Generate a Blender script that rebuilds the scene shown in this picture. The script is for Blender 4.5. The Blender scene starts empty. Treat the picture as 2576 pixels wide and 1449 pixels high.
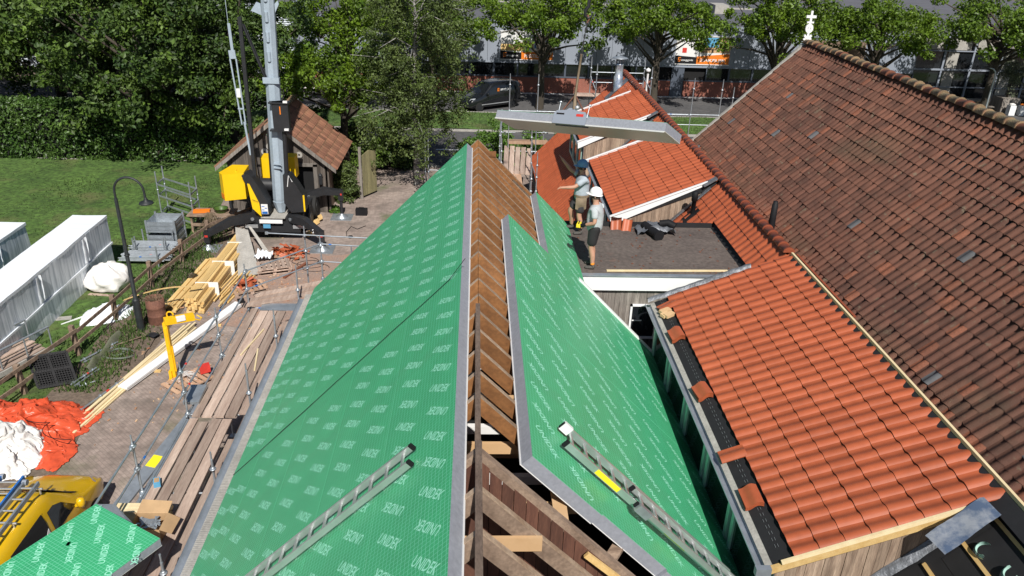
import bpy, bmesh, math, random
import numpy as np
from mathutils import Vector as V, Matrix, noise
random.seed(7); RNG = np.random.default_rng(7)
SC = bpy.context.scene; COL = SC.collection

# ------------------------------------------------------------------ camera, sky, sun, exposure
PITCH, ROLL, YAW = math.radians(25.55), math.radians(2.1), math.radians(3.15)
_f0 = V((math.sin(YAW), math.cos(YAW), 0)); _f = _f0*math.cos(PITCH) + V((0, 0, -math.sin(PITCH)))
_r = V((math.cos(YAW), -math.sin(YAW), 0)); _u = _r.cross(_f)
_rr = _r*math.cos(ROLL) + _u*math.sin(ROLL); _ur = -_r*math.sin(ROLL) + _u*math.cos(ROLL)
cam_d = bpy.data.cameras.new('camera'); cam = bpy.data.objects.new('camera', cam_d); COL.objects.link(cam)
cam.matrix_world = Matrix(((_rr.x, _ur.x, -_f.x, 0), (_rr.y, _ur.y, -_f.y, 0), (_rr.z, _ur.z, -_f.z, 12.3), (0, 0, 0, 1)))
cam_d.sensor_width = 36; cam_d.lens = 36*1980/2576; cam_d.clip_end = 1500; cam_d.clip_start = .1
SC.camera = cam
LIGHT = V((-.20, 1.6, -1.72)).normalized()
W = bpy.data.worlds.new('World'); SC.world = W; W.use_nodes = True
nt = W.node_tree; nt.nodes.clear()
_o = nt.nodes.new('ShaderNodeOutputWorld'); _b = nt.nodes.new('ShaderNodeBackground'); _s = nt.nodes.new('ShaderNodeTexSky')
_s.sky_type = 'NISHITA'; _s.sun_disc = False; _s.sun_elevation = math.asin(-LIGHT.z)
_s.sun_rotation = math.atan2(-LIGHT.x, -LIGHT.y); _s.altitude = 20; _s.air_density = 1.0; _s.dust_density = .6; _s.ozone_density = 1.5
_b.inputs[1].default_value = .05
nt.links.new(_s.outputs[0], _b.inputs[0]); nt.links.new(_b.outputs[0], _o.inputs[0])
sun_d = bpy.data.lights.new('sun', 'SUN'); sun = bpy.data.objects.new('sun', sun_d); COL.objects.link(sun)
sun_d.energy = 4.9; sun_d.angle = math.radians(.55); sun_d.color = (1, .955, .88)
sun.rotation_euler = LIGHT.to_track_quat('-Z', 'Y').to_euler(); sun.location = (5, -20, 40)
SC.view_settings.view_transform = 'Standard'; SC.view_settings.look = 'None'
SC.view_settings.exposure = 0.28; SC.view_settings.gamma = 1
SC.render.engine = 'CYCLES'; SC.cycles.max_bounces = 6; SC.cycles.transparent_max_bounces = 8

# ------------------------------------------------------------------ helpers
class MB:
    def __init__(s): s.v = []; s.f = []; s.sm = []
    def add(s, vs, fs, smooth=False):
        n = len(s.v); s.v += [tuple(p) for p in vs]; s.f += [tuple(i+n for i in f) for f in fs]; s.sm += [smooth]*len(fs); return s
    def box(s, x0, y0, z0, x1, y1, z1):
        return s.add([(x0,y0,z0),(x1,y0,z0),(x1,y1,z0),(x0,y1,z0),(x0,y0,z1),(x1,y0,z1),(x1,y1,z1),(x0,y1,z1)],
                     [(0,3,2,1),(4,5,6,7),(0,1,5,4),(1,2,6,5),(2,3,7,6),(3,0,4,7)])
    def ob(s, c, ax, ay, az):
        c, ax, ay, az = V(c), V(ax), V(ay), V(az)
        return s.add([c+i*ax+j*ay+k*az for k in (-1,1) for j in (-1,1) for i in (-1,1)],
                     [(0,2,3,1),(4,5,7,6),(0,1,5,4),(1,3,7,5),(3,2,6,7),(2,0,4,6)])
    def bar(s, a, b, w, h, up=(0,0,1)):
        a, b = V(a), V(b); d = (b-a); l = d.length; d.normalize(); x = d.cross(V(up))
        if x.length < 1e-4: x = d.cross(V((1,0,0)))
        x.normalize(); z = x.cross(d)
        return s.ob((a+b)/2, x*(w/2), d*(l/2), z*(h/2))
    def tube(s, pts, r, n=8, caps=True):
        pts = [V(p) for p in pts]; m = len(pts); rs = r if hasattr(r, '__len__') else [r]*m
        vs = []; ref = None
        for i, p in enumerate(pts):
            d = (pts[min(i+1,m-1)]-pts[max(i-1,0)]).normalized()
            if ref is None:
                ref = d.cross(V((0,0,1)) if abs(d.z) < .9 else V((1,0,0))).normalized()
            ref = (ref - d*ref.dot(d)).normalized(); y = d.cross(ref)
            vs += [p+(ref*math.cos(2*math.pi*k/n)+y*math.sin(2*math.pi*k/n))*rs[i] for k in range(n)]
        fs = [(i*n+k, i*n+(k+1)%n, (i+1)*n+(k+1)%n, (i+1)*n+k) for i in range(m-1) for k in range(n)]
        s.add(vs, fs, True)
        if caps: s.add(vs[:n], [tuple(range(n-1,-1,-1))]); s.add(vs[-n:], [tuple(range(n))])
        return s
    def prism(s, poly, vec):
        poly = [V(p) for p in poly]; vec = V(vec); n = len(poly)
        return s.add(poly+[p+vec for p in poly], [tuple(range(n-1,-1,-1)), tuple(range(n,2*n))]+[(i,(i+1)%n,n+(i+1)%n,n+i) for i in range(n)])
    def sheet(s, poly): return s.add(poly, [tuple(range(len(poly)))])
    def lathe(s, prof, c=(0,0,0), n=14, smooth=True):
        c = V(c); m = len(prof)
        vs = [c+V((r*math.cos(2*math.pi*k/n), r*math.sin(2*math.pi*k/n), z)) for r, z in prof for k in range(n)]
        return s.add(vs, [(i*n+k, i*n+(k+1)%n, (i+1)*n+(k+1)%n, (i+1)*n+k) for i in range(m-1) for k in range(n)], smooth)
    def grid(s, fn, nu, nv, smooth=True):
        vs = [fn(i/nu, j/nv) for j in range(nv+1) for i in range(nu+1)]
        return s.add(vs, [(j*(nu+1)+i, j*(nu+1)+i+1, (j+1)*(nu+1)+i+1, (j+1)*(nu+1)+i) for j in range(nv) for i in range(nu)], smooth)
    def xf(s, M): s.v = [tuple(M @ V(p)) for p in s.v]; return s
    def mesh(s, name, uv=None):
        me = bpy.data.meshes.new(name); me.from_pydata(s.v, [], s.f)
        me.polygons.foreach_set('use_smooth', s.sm)
        if uv:
            l = me.uv_layers.new(name='UVMap')
            for lp in me.loops: l.data[lp.index].uv = uv(V(s.v[lp.vertex_index]))
        me.update(); return me
def raw_mesh(name, verts, faces, smooth=False):
    me = bpy.data.meshes.new(name); n = len(verts); k = faces.shape[1]; m = len(faces)
    me.vertices.add(n); me.vertices.foreach_set('co', np.asarray(verts, np.float32).ravel())
    me.loops.add(m*k); me.loops.foreach_set('vertex_index', np.asarray(faces, np.int32).ravel())
    me.polygons.add(m); me.polygons.foreach_set('loop_start', np.arange(0, m*k, k, dtype=np.int32)); me.polygons.foreach_set('loop_total', np.full(m, k, np.int32))
    me.polygons.foreach_set('use_smooth', np.full(m, smooth)); me.update(); me.validate(); return me
def thing(name, label, cat, loc=(0,0,0), rz=0, group=None):
    o = bpy.data.objects.new(name, None); COL.objects.link(o); o.location = loc; o.rotation_euler = (0,0,rz); o.empty_display_size = .2
    return tag(o, label, cat, group)
def tag(o, label, cat, group=None):
    o['label'] = label; o['category'] = cat
    if group: o['group'] = group
    return o
def link(name, me, mat, parent=None, local=False, mw=None, kind=None, label=None):
    """parts are modelled in world coordinates unless local=True"""
    o = bpy.data.objects.new(name, me); COL.objects.link(o)
    if mat is not None and not me.materials: me.materials.append(mat)
    if mw is not None: o.matrix_basis = mw
    if parent is not None:
        o.parent = parent
        if not local and parent.parent is None and parent.type == 'EMPTY':
            o.matrix_parent_inverse = Matrix.LocRotScale(parent.location, parent.rotation_euler, None).inverted()
    if kind: o['kind'] = kind
    if label: o['label'] = label
    return o
def P(parent, name, mb, mat, local=False, uv=None, kind=None, label=None): return link(name, mb.mesh(name, uv), mat, parent, local, None, kind, label)
def T(name, mb, mat, label, cat, group=None): return tag(link(name, mb.mesh(name), mat), label, cat, group)
def S(name, mb, mat, kind='structure', label=None):
    o = link(name, mb.mesh(name), mat); o['kind'] = kind
    o['label'] = label or name.replace('_', ' '); return o
def dup(root, loc, rz=0, label=None, sc=None):
    r = root.copy(); COL.objects.link(r); r.location = loc; r.rotation_euler = (0,0,rz)
    if sc: r.scale = sc if hasattr(sc, '__len__') else (sc,)*3
    if label: r['label'] = label
    for ch in list(root.children):
        c = ch.copy(); COL.objects.link(c); c.parent = r
        for g in ch.children: d = g.copy(); COL.objects.link(d); d.parent = c
    return r
def fbm(x, y, z=0, o=4): return noise.fractal(V((x, y, z)), 1, 2, o)

# ------------------------------------------------------------------ materials
def srgb(r, g, b): return tuple(((c/255+.055)/1.055)**2.4 if c > 10 else c/255/12.92 for c in (r, g, b))
def M(name, c, r=.7, m=0, var=.18, vs=3., c2=None, bump=0, bs=40, rnd=0, stretch=(1,1,1), rot=(0,0,0), spec=.5, coat=0, fine=.0, uv=False, lo=.3, hi=.7, trans=0, world=False):
    mt = bpy.data.materials.new(name); mt.use_nodes = True; n = mt.node_tree.nodes; L = mt.node_tree.links
    b = n['Principled BSDF']; b.inputs['Roughness'].default_value = r; b.inputs['Metallic'].default_value = m
    b.inputs['Specular IOR Level'].default_value = spec; b.inputs['Coat Weight'].default_value = coat
    tc = n.new('ShaderNodeTexCoord'); mp = n.new('ShaderNodeMapping'); mp.inputs['Scale'].default_value = stretch; mp.inputs['Rotation'].default_value = rot
    gp = n.new('ShaderNodeNewGeometry')
    L.new(gp.outputs['Position'] if world else tc.outputs['UV' if uv else 'Object'], mp.inputs[0])
    nz = n.new('ShaderNodeTexNoise'); nz.inputs['Scale'].default_value = vs; nz.inputs['Detail'].default_value = 6; nz.inputs['Roughness'].default_value = .65
    L.new(mp.outputs[0], nz.inputs[0])
    mr = n.new('ShaderNodeMapRange'); mr.inputs[1].default_value = lo; mr.inputs[2].default_value = hi; L.new(nz.outputs[0], mr.inputs[0])
    mx = n.new('ShaderNodeMix'); mx.data_type = 'RGBA'
    a = c if c2 else tuple(x*(1-var) for x in c); bb = c2 if c2 else tuple(min(1, x*(1+var)) for x in c)
    mx.inputs[6].default_value = (*a, 1); mx.inputs[7].default_value = (*bb, 1); L.new(mr.outputs[0], mx.inputs[0]); out = mx.outputs[2]
    if rnd:
        oi = n.new('ShaderNodeObjectInfo'); ge = n.new('ShaderNodeNewGeometry'); ad = n.new('ShaderNodeMath'); ad.operation = 'ADD'
        L.new(oi.outputs['Random'], ad.inputs[0]); L.new(ge.outputs['Random Per Island'], ad.inputs[1])
        fr = n.new('ShaderNodeMath'); fr.operation = 'FRACT'; L.new(ad.outputs[0], fr.inputs[0])
        m2 = n.new('ShaderNodeMapRange'); m2.inputs[3].default_value = 1-rnd; m2.inputs[4].default_value = 1+rnd; L.new(fr.outputs[0], m2.inputs[0])
        vm = n.new('ShaderNodeVectorMath'); vm.operation = 'SCALE'; L.new(out, vm.inputs[0]); L.new(m2.outputs[0], vm.inputs['Scale']); out = vm.outputs[0]
        mt['fr'] = 1; M.last_fr = fr.outputs[0]
    if fine:
        n2 = n.new('ShaderNodeTexNoise'); n2.inputs['Scale'].default_value = vs*9; n2.inputs['Detail'].default_value = 4; L.new(mp.outputs[0], n2.inputs[0])
        m3 = n.new('ShaderNodeMapRange'); m3.inputs[1].default_value = .3; m3.inputs[2].default_value = .7; m3.inputs[3].default_value = 1-fine; m3.inputs[4].default_value = 1+fine; L.new(n2.outputs[0], m3.inputs[0])
        v2 = n.new('ShaderNodeVectorMath'); v2.operation = 'SCALE'; L.new(out, v2.inputs[0]); L.new(m3.outputs[0], v2.inputs['Scale']); out = v2.outputs[0]
    L.new(out, b.inputs['Base Color'])
    if bump:
        n3 = n.new('ShaderNodeTexNoise'); n3.inputs['Scale'].default_value = bs; n3.inputs['Detail'].default_value = 5; L.new(mp.outputs[0], n3.inputs[0])
        bp = n.new('ShaderNodeBump'); bp.inputs['Strength'].default_value = bump; bp.inputs['Distance'].default_value = .02; L.new(n3.outputs[0], bp.inputs['Height']); L.new(bp.outputs[0], b.inputs['Normal'])
    if trans:
        tr = n.new('ShaderNodeBsdfTranslucent'); L.new(out, tr.inputs[0]); ms = n.new('ShaderNodeMixShader'); ms.inputs[0].default_value = trans
        L.new(b.outputs[0], ms.inputs[1]); L.new(tr.outputs[0], ms.inputs[2]); L.new(ms.outputs[0], n['Material Output'].inputs[0])
    return mt
def NODES(mt): return mt.node_tree.nodes, mt.node_tree.links, mt.node_tree.nodes['Principled BSDF']
def overlay(mt, kind, col, **k):
    """mix a second flat colour into a material: 'grid' (uv lines), 'spots' (noise patches), 'brick' mortar"""
    n, L, b = NODES(mt); src = b.inputs['Base Color'].links[0].from_socket
    tc = n.new('ShaderNodeTexCoord'); mx = n.new('ShaderNodeMix'); mx.data_type = 'RGBA'; mx.inputs[7].default_value = (*col, 1)
    if kind in ('grid', 'brick'):
        t = n.new('ShaderNodeTexBrick'); t.offset = k.get('offset', 0 if kind == 'grid' else .5); t.inputs['Scale'].default_value = 1
        t.inputs['Mortar Size'].default_value = k['mortar']; t.inputs['Brick Width'].default_value = k['w']; t.inputs['Row Height'].default_value = k['h']; t.inputs['Mortar Smooth'].default_value = .2
        mp = n.new('ShaderNodeMapping'); mp.inputs['Rotation'].default_value = k.get('rot', (0,0,0)); L.new(tc.outputs[k.get('co', 'Object')], mp.inputs[0]); L.new(mp.outputs[0], t.inputs[0])
        mu = n.new('ShaderNodeMath'); mu.operation = 'MULTIPLY'; mu.inputs[1].default_value = k.get('amt', .6); L.new(t.outputs['Fac'], mu.inputs[0]); L.new(mu.outputs[0], mx.inputs[0])
        if k.get('bump'):
            bp = n.new('ShaderNodeBump'); bp.invert = True; bp.inputs['Strength'].default_value = k['bump']; bp.inputs['Distance'].default_value = .01; L.new(t.outputs['Fac'], bp.inputs['Height']); L.new(bp.outputs[0], b.inputs['Normal'])
    else:
        t = n.new('ShaderNodeTexNoise'); t.inputs['Scale'].default_value = k['s']; t.inputs['Detail'].default_value = k.get('d', 6)
        mp = n.new('ShaderNodeMapping'); mp.inputs['Scale'].default_value = k.get('stretch', (1,1,1)); L.new(tc.outputs[k.get('co', 'Object')] if k.get('co') != 'World' else n.new('ShaderNodeNewGeometry').outputs['Position'], mp.inputs[0]); L.new(mp.outputs[0], t.inputs[0])
        mr = n.new('ShaderNodeMapRange'); mr.inputs[1].default_value = k['lo']; mr.inputs[2].default_value = k['hi']; mr.inputs[4].default_value = k.get('amt', 1); L.new(t.outputs[0], mr.inputs[0]); L.new(mr.outputs[0], mx.inputs[0])
    L.new(src, mx.inputs[6]); L.new(mx.outputs[2], b.inputs['Base Color'])
    return mt
m_foil = M('green_foil', (.040, .350, .150), .40, var=.12, vs=.8, uv=True, fine=.05, bump=.38, bs=1.9)
overlay(m_foil, 'grid', (.20, .62, .42), mortar=.0042, w=.055, h=.055, co='UV', amt=.6)
overlay(m_foil, 'spots', (.10, .19, .12), s=.9, lo=.56, hi=.75, amt=.35, co='UV', stretch=(1, .35, 1))
m_print = M('foil_print', (.31, .72, .54), .5, var=.03)
m_eps = M('grey_foam', (.25, .265, .305), .9, var=.06, vs=2.2, fine=.10, bump=.3, bs=160)
m_whiteb = M('white_board', (.72, .72, .72), .5, var=.05, vs=2)
m_wpaint = M('white_paint', (.78, .79, .80), .4, var=.04, vs=2)
m_liner = M('panel_underside', (.58, .58, .54), .3, m=.15, var=.07, vs=1)
m_raft = M('rafter_wood', (.135, .054, .018), .65, c2=(.28, .128, .045), vs=2.2, stretch=(1, 5, 1), rnd=.22, fine=.2)
m_oldwood = M('old_wood', (.12, .078, .055), .85, c2=(.31, .225, .165), vs=3, stretch=(1, 3, 1), rnd=.15, fine=.2)
m_redwood = M('red_brown_boards', (.075, .030, .020), .8, c2=(.15, .066, .042), vs=2.5, stretch=(5, 5, .5), rnd=.3, fine=.2)
m_grey_wood = M('weathered_boards', (.10, .085, .075), .85, c2=(.27, .245, .22), vs=1.6, stretch=(6, 6, .45), rnd=.25, fine=.25)
m_cheek = M('cheek_boards', (.13, .085, .06), .85, c2=(.36, .27, .20), vs=1.7, stretch=(6, 6, .5), rnd=.3, fine=.25)
m_plank = M('scaffold_plank', (.28, .195, .155), .8, c2=(.47, .365, .30), vs=2, stretch=(5, .45, 5), rnd=.33, fine=.15)
m_plank2 = M('scaffold_plank_new', (.36, .21, .13), .8, c2=(.50, .33, .22), vs=2, stretch=(5, .6, 5), rnd=.18, fine=.12)
m_timber = M('new_timber', (.56, .36, .13), .6, c2=(.70, .50, .23), vs=2, stretch=(4, .4, 4), rnd=.16, fine=.08)
m_lath = M('pale_lath', (.66, .52, .30), .6, c2=(.78, .66, .42), vs=2, stretch=(4, .4, 4), rnd=.12)
m_ply = M('plywood', (.50, .31, .155), .7, c2=(.62, .42, .24), vs=1.5, rnd=.12)
m_tile = M('orange_tile', (.315, .074, .030), .45, c2=(.385, .096, .040), vs=.9, rnd=.09, fine=.07, spec=.45, world=True)
overlay(m_tile, 'spots', (.20, .075, .045), s=14, lo=.66, hi=.80, amt=.5, co='World')
m_ridge = M('ridge_tile', (.24, .060, .027), .5, var=.18, vs=4, rnd=.16, fine=.1)
m_old = M('old_pantile', (.082, .034, .023), .82, c2=(.132, .054, .033), vs=.35, rnd=.25, fine=.30, bump=.4, bs=60, world=True)
overlay(m_old, 'spots', (.135, .048, .027), s=.22, lo=.52, hi=.68, amt=.6, co='World')
overlay(m_old, 'spots', (.15, .135, .09), s=7, lo=.62, hi=.72, amt=.55, co='World')
overlay(m_old, 'spots', (.060, .056, .032), s=.5, lo=.56, hi=.72, amt=.4, co='World', stretch=(1, .5, 1))
m_oldgrey = M('grey_pantile', (.075, .078, .085), .7, var=.2, vs=4, rnd=.2)
m_oldorange = M('bright_old_pantile', (.165, .058, .031), .8, var=.25, vs=4, rnd=.2, fine=.2)
m_mossy = M('mossy_ridge_tile', (.22, .10, .06), .85, c2=(.24, .21, .11), vs=5, rnd=.25, fine=.3, bump=.5)
overlay(m_mossy, 'spots', (.42, .38, .33), s=11, lo=.62, hi=.70, amt=.6)
m_felt = M('black_felt', (.010, .010, .012), .75, var=.3, vs=3, bump=.25, bs=6)
m_zinc = M('zinc', (.38, .42, .47), .45, m=.6, var=.18, vs=3)
m_lead = M('lead', (.16, .17, .19), .5, m=.4, var=.35, vs=7, bump=.8, bs=18)
m_galv = M('galvanised', (.40, .44, .48), .42, m=.65, var=.2, vs=5)
m_alu = M('aluminium', (.62, .63, .64), .32, m=.75, var=.1, vs=4)
m_mill = M('mill_sheet', (.22, .30, .44), .22, m=.7, c2=(.72, .75, .78), vs=3.2, bump=.5, bs=6, lo=.4, hi=.6)  # sheet reflections painted into the colour as blue and white patches
m_bit = M('bitumen', (.080, .064, .058), .8, c2=(.130, .106, .094), vs=1.4, fine=.25, bump=.25, bs=120)
overlay(m_bit, 'spots', (.24, .12, .08), s=1.1, lo=.66, hi=.78, amt=.5)
m_black = M('black_plastic', (.010, .010, .012), .65, var=.2, spec=.25)
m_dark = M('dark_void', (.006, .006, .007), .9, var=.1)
m_steel = M('black_steel', (.018, .019, .022), .5, var=.25, vs=3)
m_mast = M('mast_paint', (.32, .385, .45), .42, var=.10, vs=1.2, fine=.06)
m_yel = M('crane_yellow', (.80, .50, .006), .4, var=.06, vs=1)
m_vyel = M('van_yellow', (.66, .40, .008), .28, var=.06, vs=2, coat=.6)
m_lift = M('tool_yellow', (.78, .45, .01), .4, var=.1, vs=5)
m_stick = M('yellow_sticker', (.80, .66, .02), .5, var=.06)
m_vblk = M('van_black', (.008, .009, .012), .22, var=.1, coat=.8)
m_glass = M('dark_glass', (.012, .014, .017), .06, var=.2, vs=.6, spec=.8)
m_rub = M('rubber', (.015, .015, .015), .85, var=.2)
m_chrome = M('lamp_glass', (.6, .63, .66), .15, m=.6, var=.1)
m_clad = M('grey_cladding', (.25, .28, .335), .5, var=.05, vs=.4)
m_clad2 = M('dark_frame', (.075, .09, .12), .5, var=.1, vs=1)
m_fbrick = M('red_brick', (.26, .068, .042), .8, var=.2, vs=2.5, fine=.15)
overlay(m_fbrick, 'brick', (.30, .20, .16), mortar=.012, w=.22, h=.066, rot=(math.pi/2, 0, 0), amt=.6)
m_corr = M('corrugated_sheet', (.50, .55, .60), .5, var=.06, vs=1)
m_roofd = M('dark_roof', (.10, .10, .115), .85, var=.15, vs=.5)
m_asph = M('asphalt', (.062, .062, .066), .9, c2=(.10, .097, .098), vs=.35, fine=.2)
m_pave = M('clinker_paving', (.215, .165, .143), .9, c2=(.35, .285, .25), vs=.55, fine=.25)
overlay(m_pave, 'brick', (.11, .09, .075), mortar=.010, w=.18, h=.09, rot=(0, 0, .75), amt=.35)
overlay(m_pave, 'spots', (.12, .10, .085), s=.9, lo=.50, hi=.68, amt=.6, d=12)
overlay(m_pave, 'spots', (.055, .085, .018), s=.42, lo=.57, hi=.70, amt=.75, d=12)
m_dust = M('brick_dust', (.33, .20, .145), .95, c2=(.25, .20, .175), vs=2, fine=.2)
m_grass = M('lawn_grass', (.036, .078, .012), .95, c2=(.082, .150, .028), vs=.55, fine=.5, bump=1., bs=30)
overlay(m_grass, 'spots', (.13, .115, .05), s=.5, lo=.54, hi=.72, amt=.6, d=10)
m_blade = M('grass_blades', (.045, .085, .016), .9, c2=(.085, .135, .03), vs=1, rnd=.35, trans=.25)
m_soil = M('bare_soil', (.10, .072, .052), .95, c2=(.17, .13, .10), vs=1.2, fine=.3, bump=.6, bs=25)
m_kerb = M('concrete', (.34, .325, .30), .85, var=.18, vs=3, fine=.15)
m_moss = M('mossy_concrete', (.16, .155, .13), .9, c2=(.09, .11, .045), vs=3, fine=.2)
m_gravel = M('white_gravel', (.6, .6, .6), .9, var=.25, vs=12)
m_oak = M('oak_leaf', (.045, .100, .007), .5, c2=(.165, .255, .016), vs=.55, rnd=.5, trans=.35)
m_oak2 = M('oak_leaf_shaded', (.018, .046, .007), .6, c2=(.092, .155, .016), vs=.45, rnd=.5, trans=.14, lo=.38, hi=.66)  # noise colour paints sunlit leaves and black shaded gaps into the crown
m_wood = M('far_wood_leaf', (.012, .028, .006), .7, c2=(.03, .06, .01), vs=.6, rnd=.5)  # leaf colour kept near black as painted shade behind the oaks
m_ivy = M('ivy_leaf', (.026, .068, .011), .45, c2=(.072, .130, .024), vs=.8, rnd=.5, trans=.15)  # leaf green darkened in place of tree shade on the hedge
m_birch = M('birch_leaf', (.050, .085, .016), .55, c2=(.125, .170, .046), vs=.8, rnd=.5, trans=.3)
m_bush = M('bush_leaf', (.060, .135, .014), .5, c2=(.115, .215, .028), vs=1.2, rnd=.4, trans=.3)
m_olive = M('olive_leaf', (.080, .095, .055), .7, c2=(.12, .14, .085), vs=1.2, rnd=.4, trans=.2)
m_bark = M('oak_bark', (.055, .045, .034), .95, var=.4, vs=5, stretch=(3, 3, .6), bump=.8, bs=20)
m_bbark = M('birch_bark', (.36, .35, .33), .8, c2=(.06, .055, .05), vs=5, stretch=(1, 1, 3), lo=.42, hi=.6)
m_wrap = M('white_wrap', (.78, .82, .88), .35, c2=(.36, .41, .48), vs=5.0, stretch=(2, 2, .10), lo=.40, hi=.64)  # vertical streaks paint the shade of the wrap's ribs into the colour
m_wraptop = M('white_wrap_top', (.80, .84, .89), .35, var=.07, vs=3, stretch=(.3, 4, 1))
m_bag = M('white_bag', (.72, .70, .68), .7, var=.08, vs=3, bump=.6, bs=8)
m_otarp = M('orange_tarp', (.60, .085, .034), .35, var=.12, vs=3, bump=.5, bs=7)
m_rust = M('rusty_drum', (.105, .045, .032), .85, c2=(.19, .085, .055), vs=4, fine=.25)
m_card = M('cardboard', (.40, .26, .14), .8, var=.14, vs=3)
m_red = M('red_plastic', (.55, .04, .03), .5)
m_blue = M('blue_plastic', (.02, .13, .42), .45)
m_lblue = M('light_blue', (.10, .32, .52), .5)
m_org = M('orange_sign', (.72, .19, .015), .5, var=.05)
m_text_w = M('white_letters', (.8, .8, .8), .5, var=.02)
m_text_d = M('dark_letters', (.02, .02, .02), .5, var=.02)
m_text_g = M('grey_letters', (.16, .17, .18), .6, var=.05)
m_teal = M('teal_window_paint', (.36, .56, .50), .5, var=.08)
m_lampgreen = M('lamp_post_paint', (.018, .022, .024), .55, var=.4, vs=6)
m_dry = M('dry_twigs', (.16, .12, .075), .9, var=.3)
m_strap = M('webbing', (.16, .19, .16), .8, var=.15)
m_skin = M('skin', (.46, .25, .17), .55, var=.08, vs=8)
m_shirt = M('grey_shirt', (.42, .45, .47), .85, var=.07, vs=6, bump=.5, bs=14)
m_shirt2 = M('blue_grey_shirt', (.36, .41, .46), .85, var=.07, vs=6, bump=.5, bs=14)
m_short = M('black_shorts', (.014, .013, .015), .8, var=.2, vs=6)
m_short2 = M('dark_grey_shorts', (.035, .032, .036), .85, var=.25, vs=6)
m_shoe = M('grey_shoes', (.07, .065, .06), .8, var=.3, vs=20)
m_pouch = M('tan_pouch', (.20, .15, .10), .8, var=.2, vs=9)
m_hat_w = M('white_helmet', (.8, .8, .8), .3, var=.02)
m_hat_b = M('blue_helmet', (.16, .36, .58), .35, var=.04)
m_hair = M('hair', (.06, .04, .03), .8)
m_osock = M('orange_sock', (.75, .25, .02), .8)

# ------------------------------------------------------------------ ground
S('ground', MB().sheet([(-400,-200,-.03),(400,-200,-.03),(400,600,-.03),(-400,600,-.03)]), m_soil, label='bare earth ground')
S('yard_paving', MB().sheet([(-9.9,2,0),(6,2,0),(6,40.3,0),(-13,40.3,0),(-10.9,29,0),(-9.6,24.5,0),(-9.6,19,0),(-10.6,15,0)]), m_pave, label='clinker paved yard')
def lawn_fn():
    m = MB(); pts = {}
    def h(x, y): return .05*fbm(x*.35, y*.35) + .03*fbm(x*2, y*2)+.02
    nx, ny = 60, 70
    def f(u, v):
        y = 8+v*34; xr = -11.4 + .12*math.sin(y) - max(0, (20-y))*.02
        x = -60+(60+xr)*(u**.55); return (x, y, h(x, y)*(0 if u > .999 else 1)+.006)
    return m.grid(f, nx, ny)
S('lawn', lawn_fn(), m_grass, label='mown lawn behind the paddock fence')
S('soil_strip', MB().grid(lambda u, v: (-11.5+u*1.7+.25*fbm(v*9, u*3), 14+v*17, .012+.10*max(0, 1-abs(u-.35)*2.2)*(.6+.6*fbm(u*3, v*22)) ), 10, 60), m_soil, label='strip of earth and weeds along the fence')
S('road', MB().sheet([(-90,40.7,-.006),(90,40.7,-.006),(90,47.9,-.006),(-90,47.9,-.006)]), m_asph, label='asphalt road beyond the barn')
S('car_park', MB().sheet([(-90,52.9,-.004),(90,52.9,-.004),(90,59.4,-.004),(-90,59.4,-.004)]), m_asph, label='asphalt strip in front of the showroom')
S('grass_verge', MB().grid(lambda u, v: (-60+u*120, 48.2+v*4.5, .10+.05*fbm(u*60, v*4)), 120, 8), m_grass, label='grass verge between road and parking')
S('gravel_strip', MB().sheet([(-13,59.404,.004),(33,59.404,.004),(33,59.9,.004),(-13,59.9,.004)]), m_gravel, label='white gravel strip at the facade foot')
k = MB()
for y in (40.4, 47.95, 52.75): k.box(-60, y, -.02, 60, y+.14, .10 if y > 41 else .03)
S('kerb', k, m_kerb, label='concrete kerbs along the road')
k = MB()
for x in np.arange(-40, 45, 4.2): k.box(x, 43.7, -.003, x+1.6, 43.85, -.001)
S('road_marking', k, m_text_w, label='white centre dashes on the road')
db = MB()
for i in range(420):
    a = random.uniform(0, 6.28); r = random.uniform(.015, .05); x, y = (random.gauss(-7.3, .9), random.gauss(26, 1.8)) if i < 260 else (random.uniform(-10, -6.3), random.uniform(16, 25))
    db.ob((x, y, .012), (r*math.cos(a), r*math.sin(a), 0), (-r*.5*math.sin(a), r*.5*math.cos(a), 0), (0, 0, .008))
o_ = link('yard_debris', db.mesh('yard_debris'), M('debris', (.34,.12,.06), .9, c2=(.50,.38,.24), vs=2, rnd=.4)); o_['kind'] = 'stuff'; o_['label'] = 'wood and tile chips scattered over the yard'
S('brick_dust_patch', MB().grid(lambda u, v: (-8.2+u*3.4+.5*fbm(v*3, 1), 22.6+v*6.0+.5*fbm(u*3, 2), .006+.006*math.sin(u*3.14)), 8, 8), m_dust, label='orange tile dust on the paving')
# grass blades (uncountable)
def blades(name, n, region, hgt, mat, label):
    xs, ys, zs = region(n); a = RNG.uniform(0, 6.28, n); hh = hgt*RNG.uniform(.5, 1.4, n); w = .02+.02*RNG.random(n); lean = RNG.normal(0, .35, (n, 2))*hh[:, None]
    vs = np.zeros((n, 3, 3)); vs[:, 0] = np.stack([xs-np.cos(a)*w, ys-np.sin(a)*w, zs], 1); vs[:, 1] = np.stack([xs+np.cos(a)*w, ys+np.sin(a)*w, zs], 1)
    vs[:, 2] = np.stack([xs+lean[:, 0], ys+lean[:, 1], zs+hh], 1)
    o = link(name, raw_mesh(name, vs.reshape(-1, 3), np.arange(n*3).reshape(-1, 3)), mat); o['kind'] = 'stuff'; o['label'] = label
def r_lawn(n):
    y = 14+RNG.random(n)*26; return -11.6-RNG.random(n)**1.5*14, y, np.full(n, .0)
blades('lawn_blades', 26000, r_lawn, .07, m_blade, 'short grass blades over the lawn')
def r_strip(n):
    y = 18.6+RNG.random(n)*13.4; return -10.75+RNG.normal(0, .35, n), y, np.full(n, .01)
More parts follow.
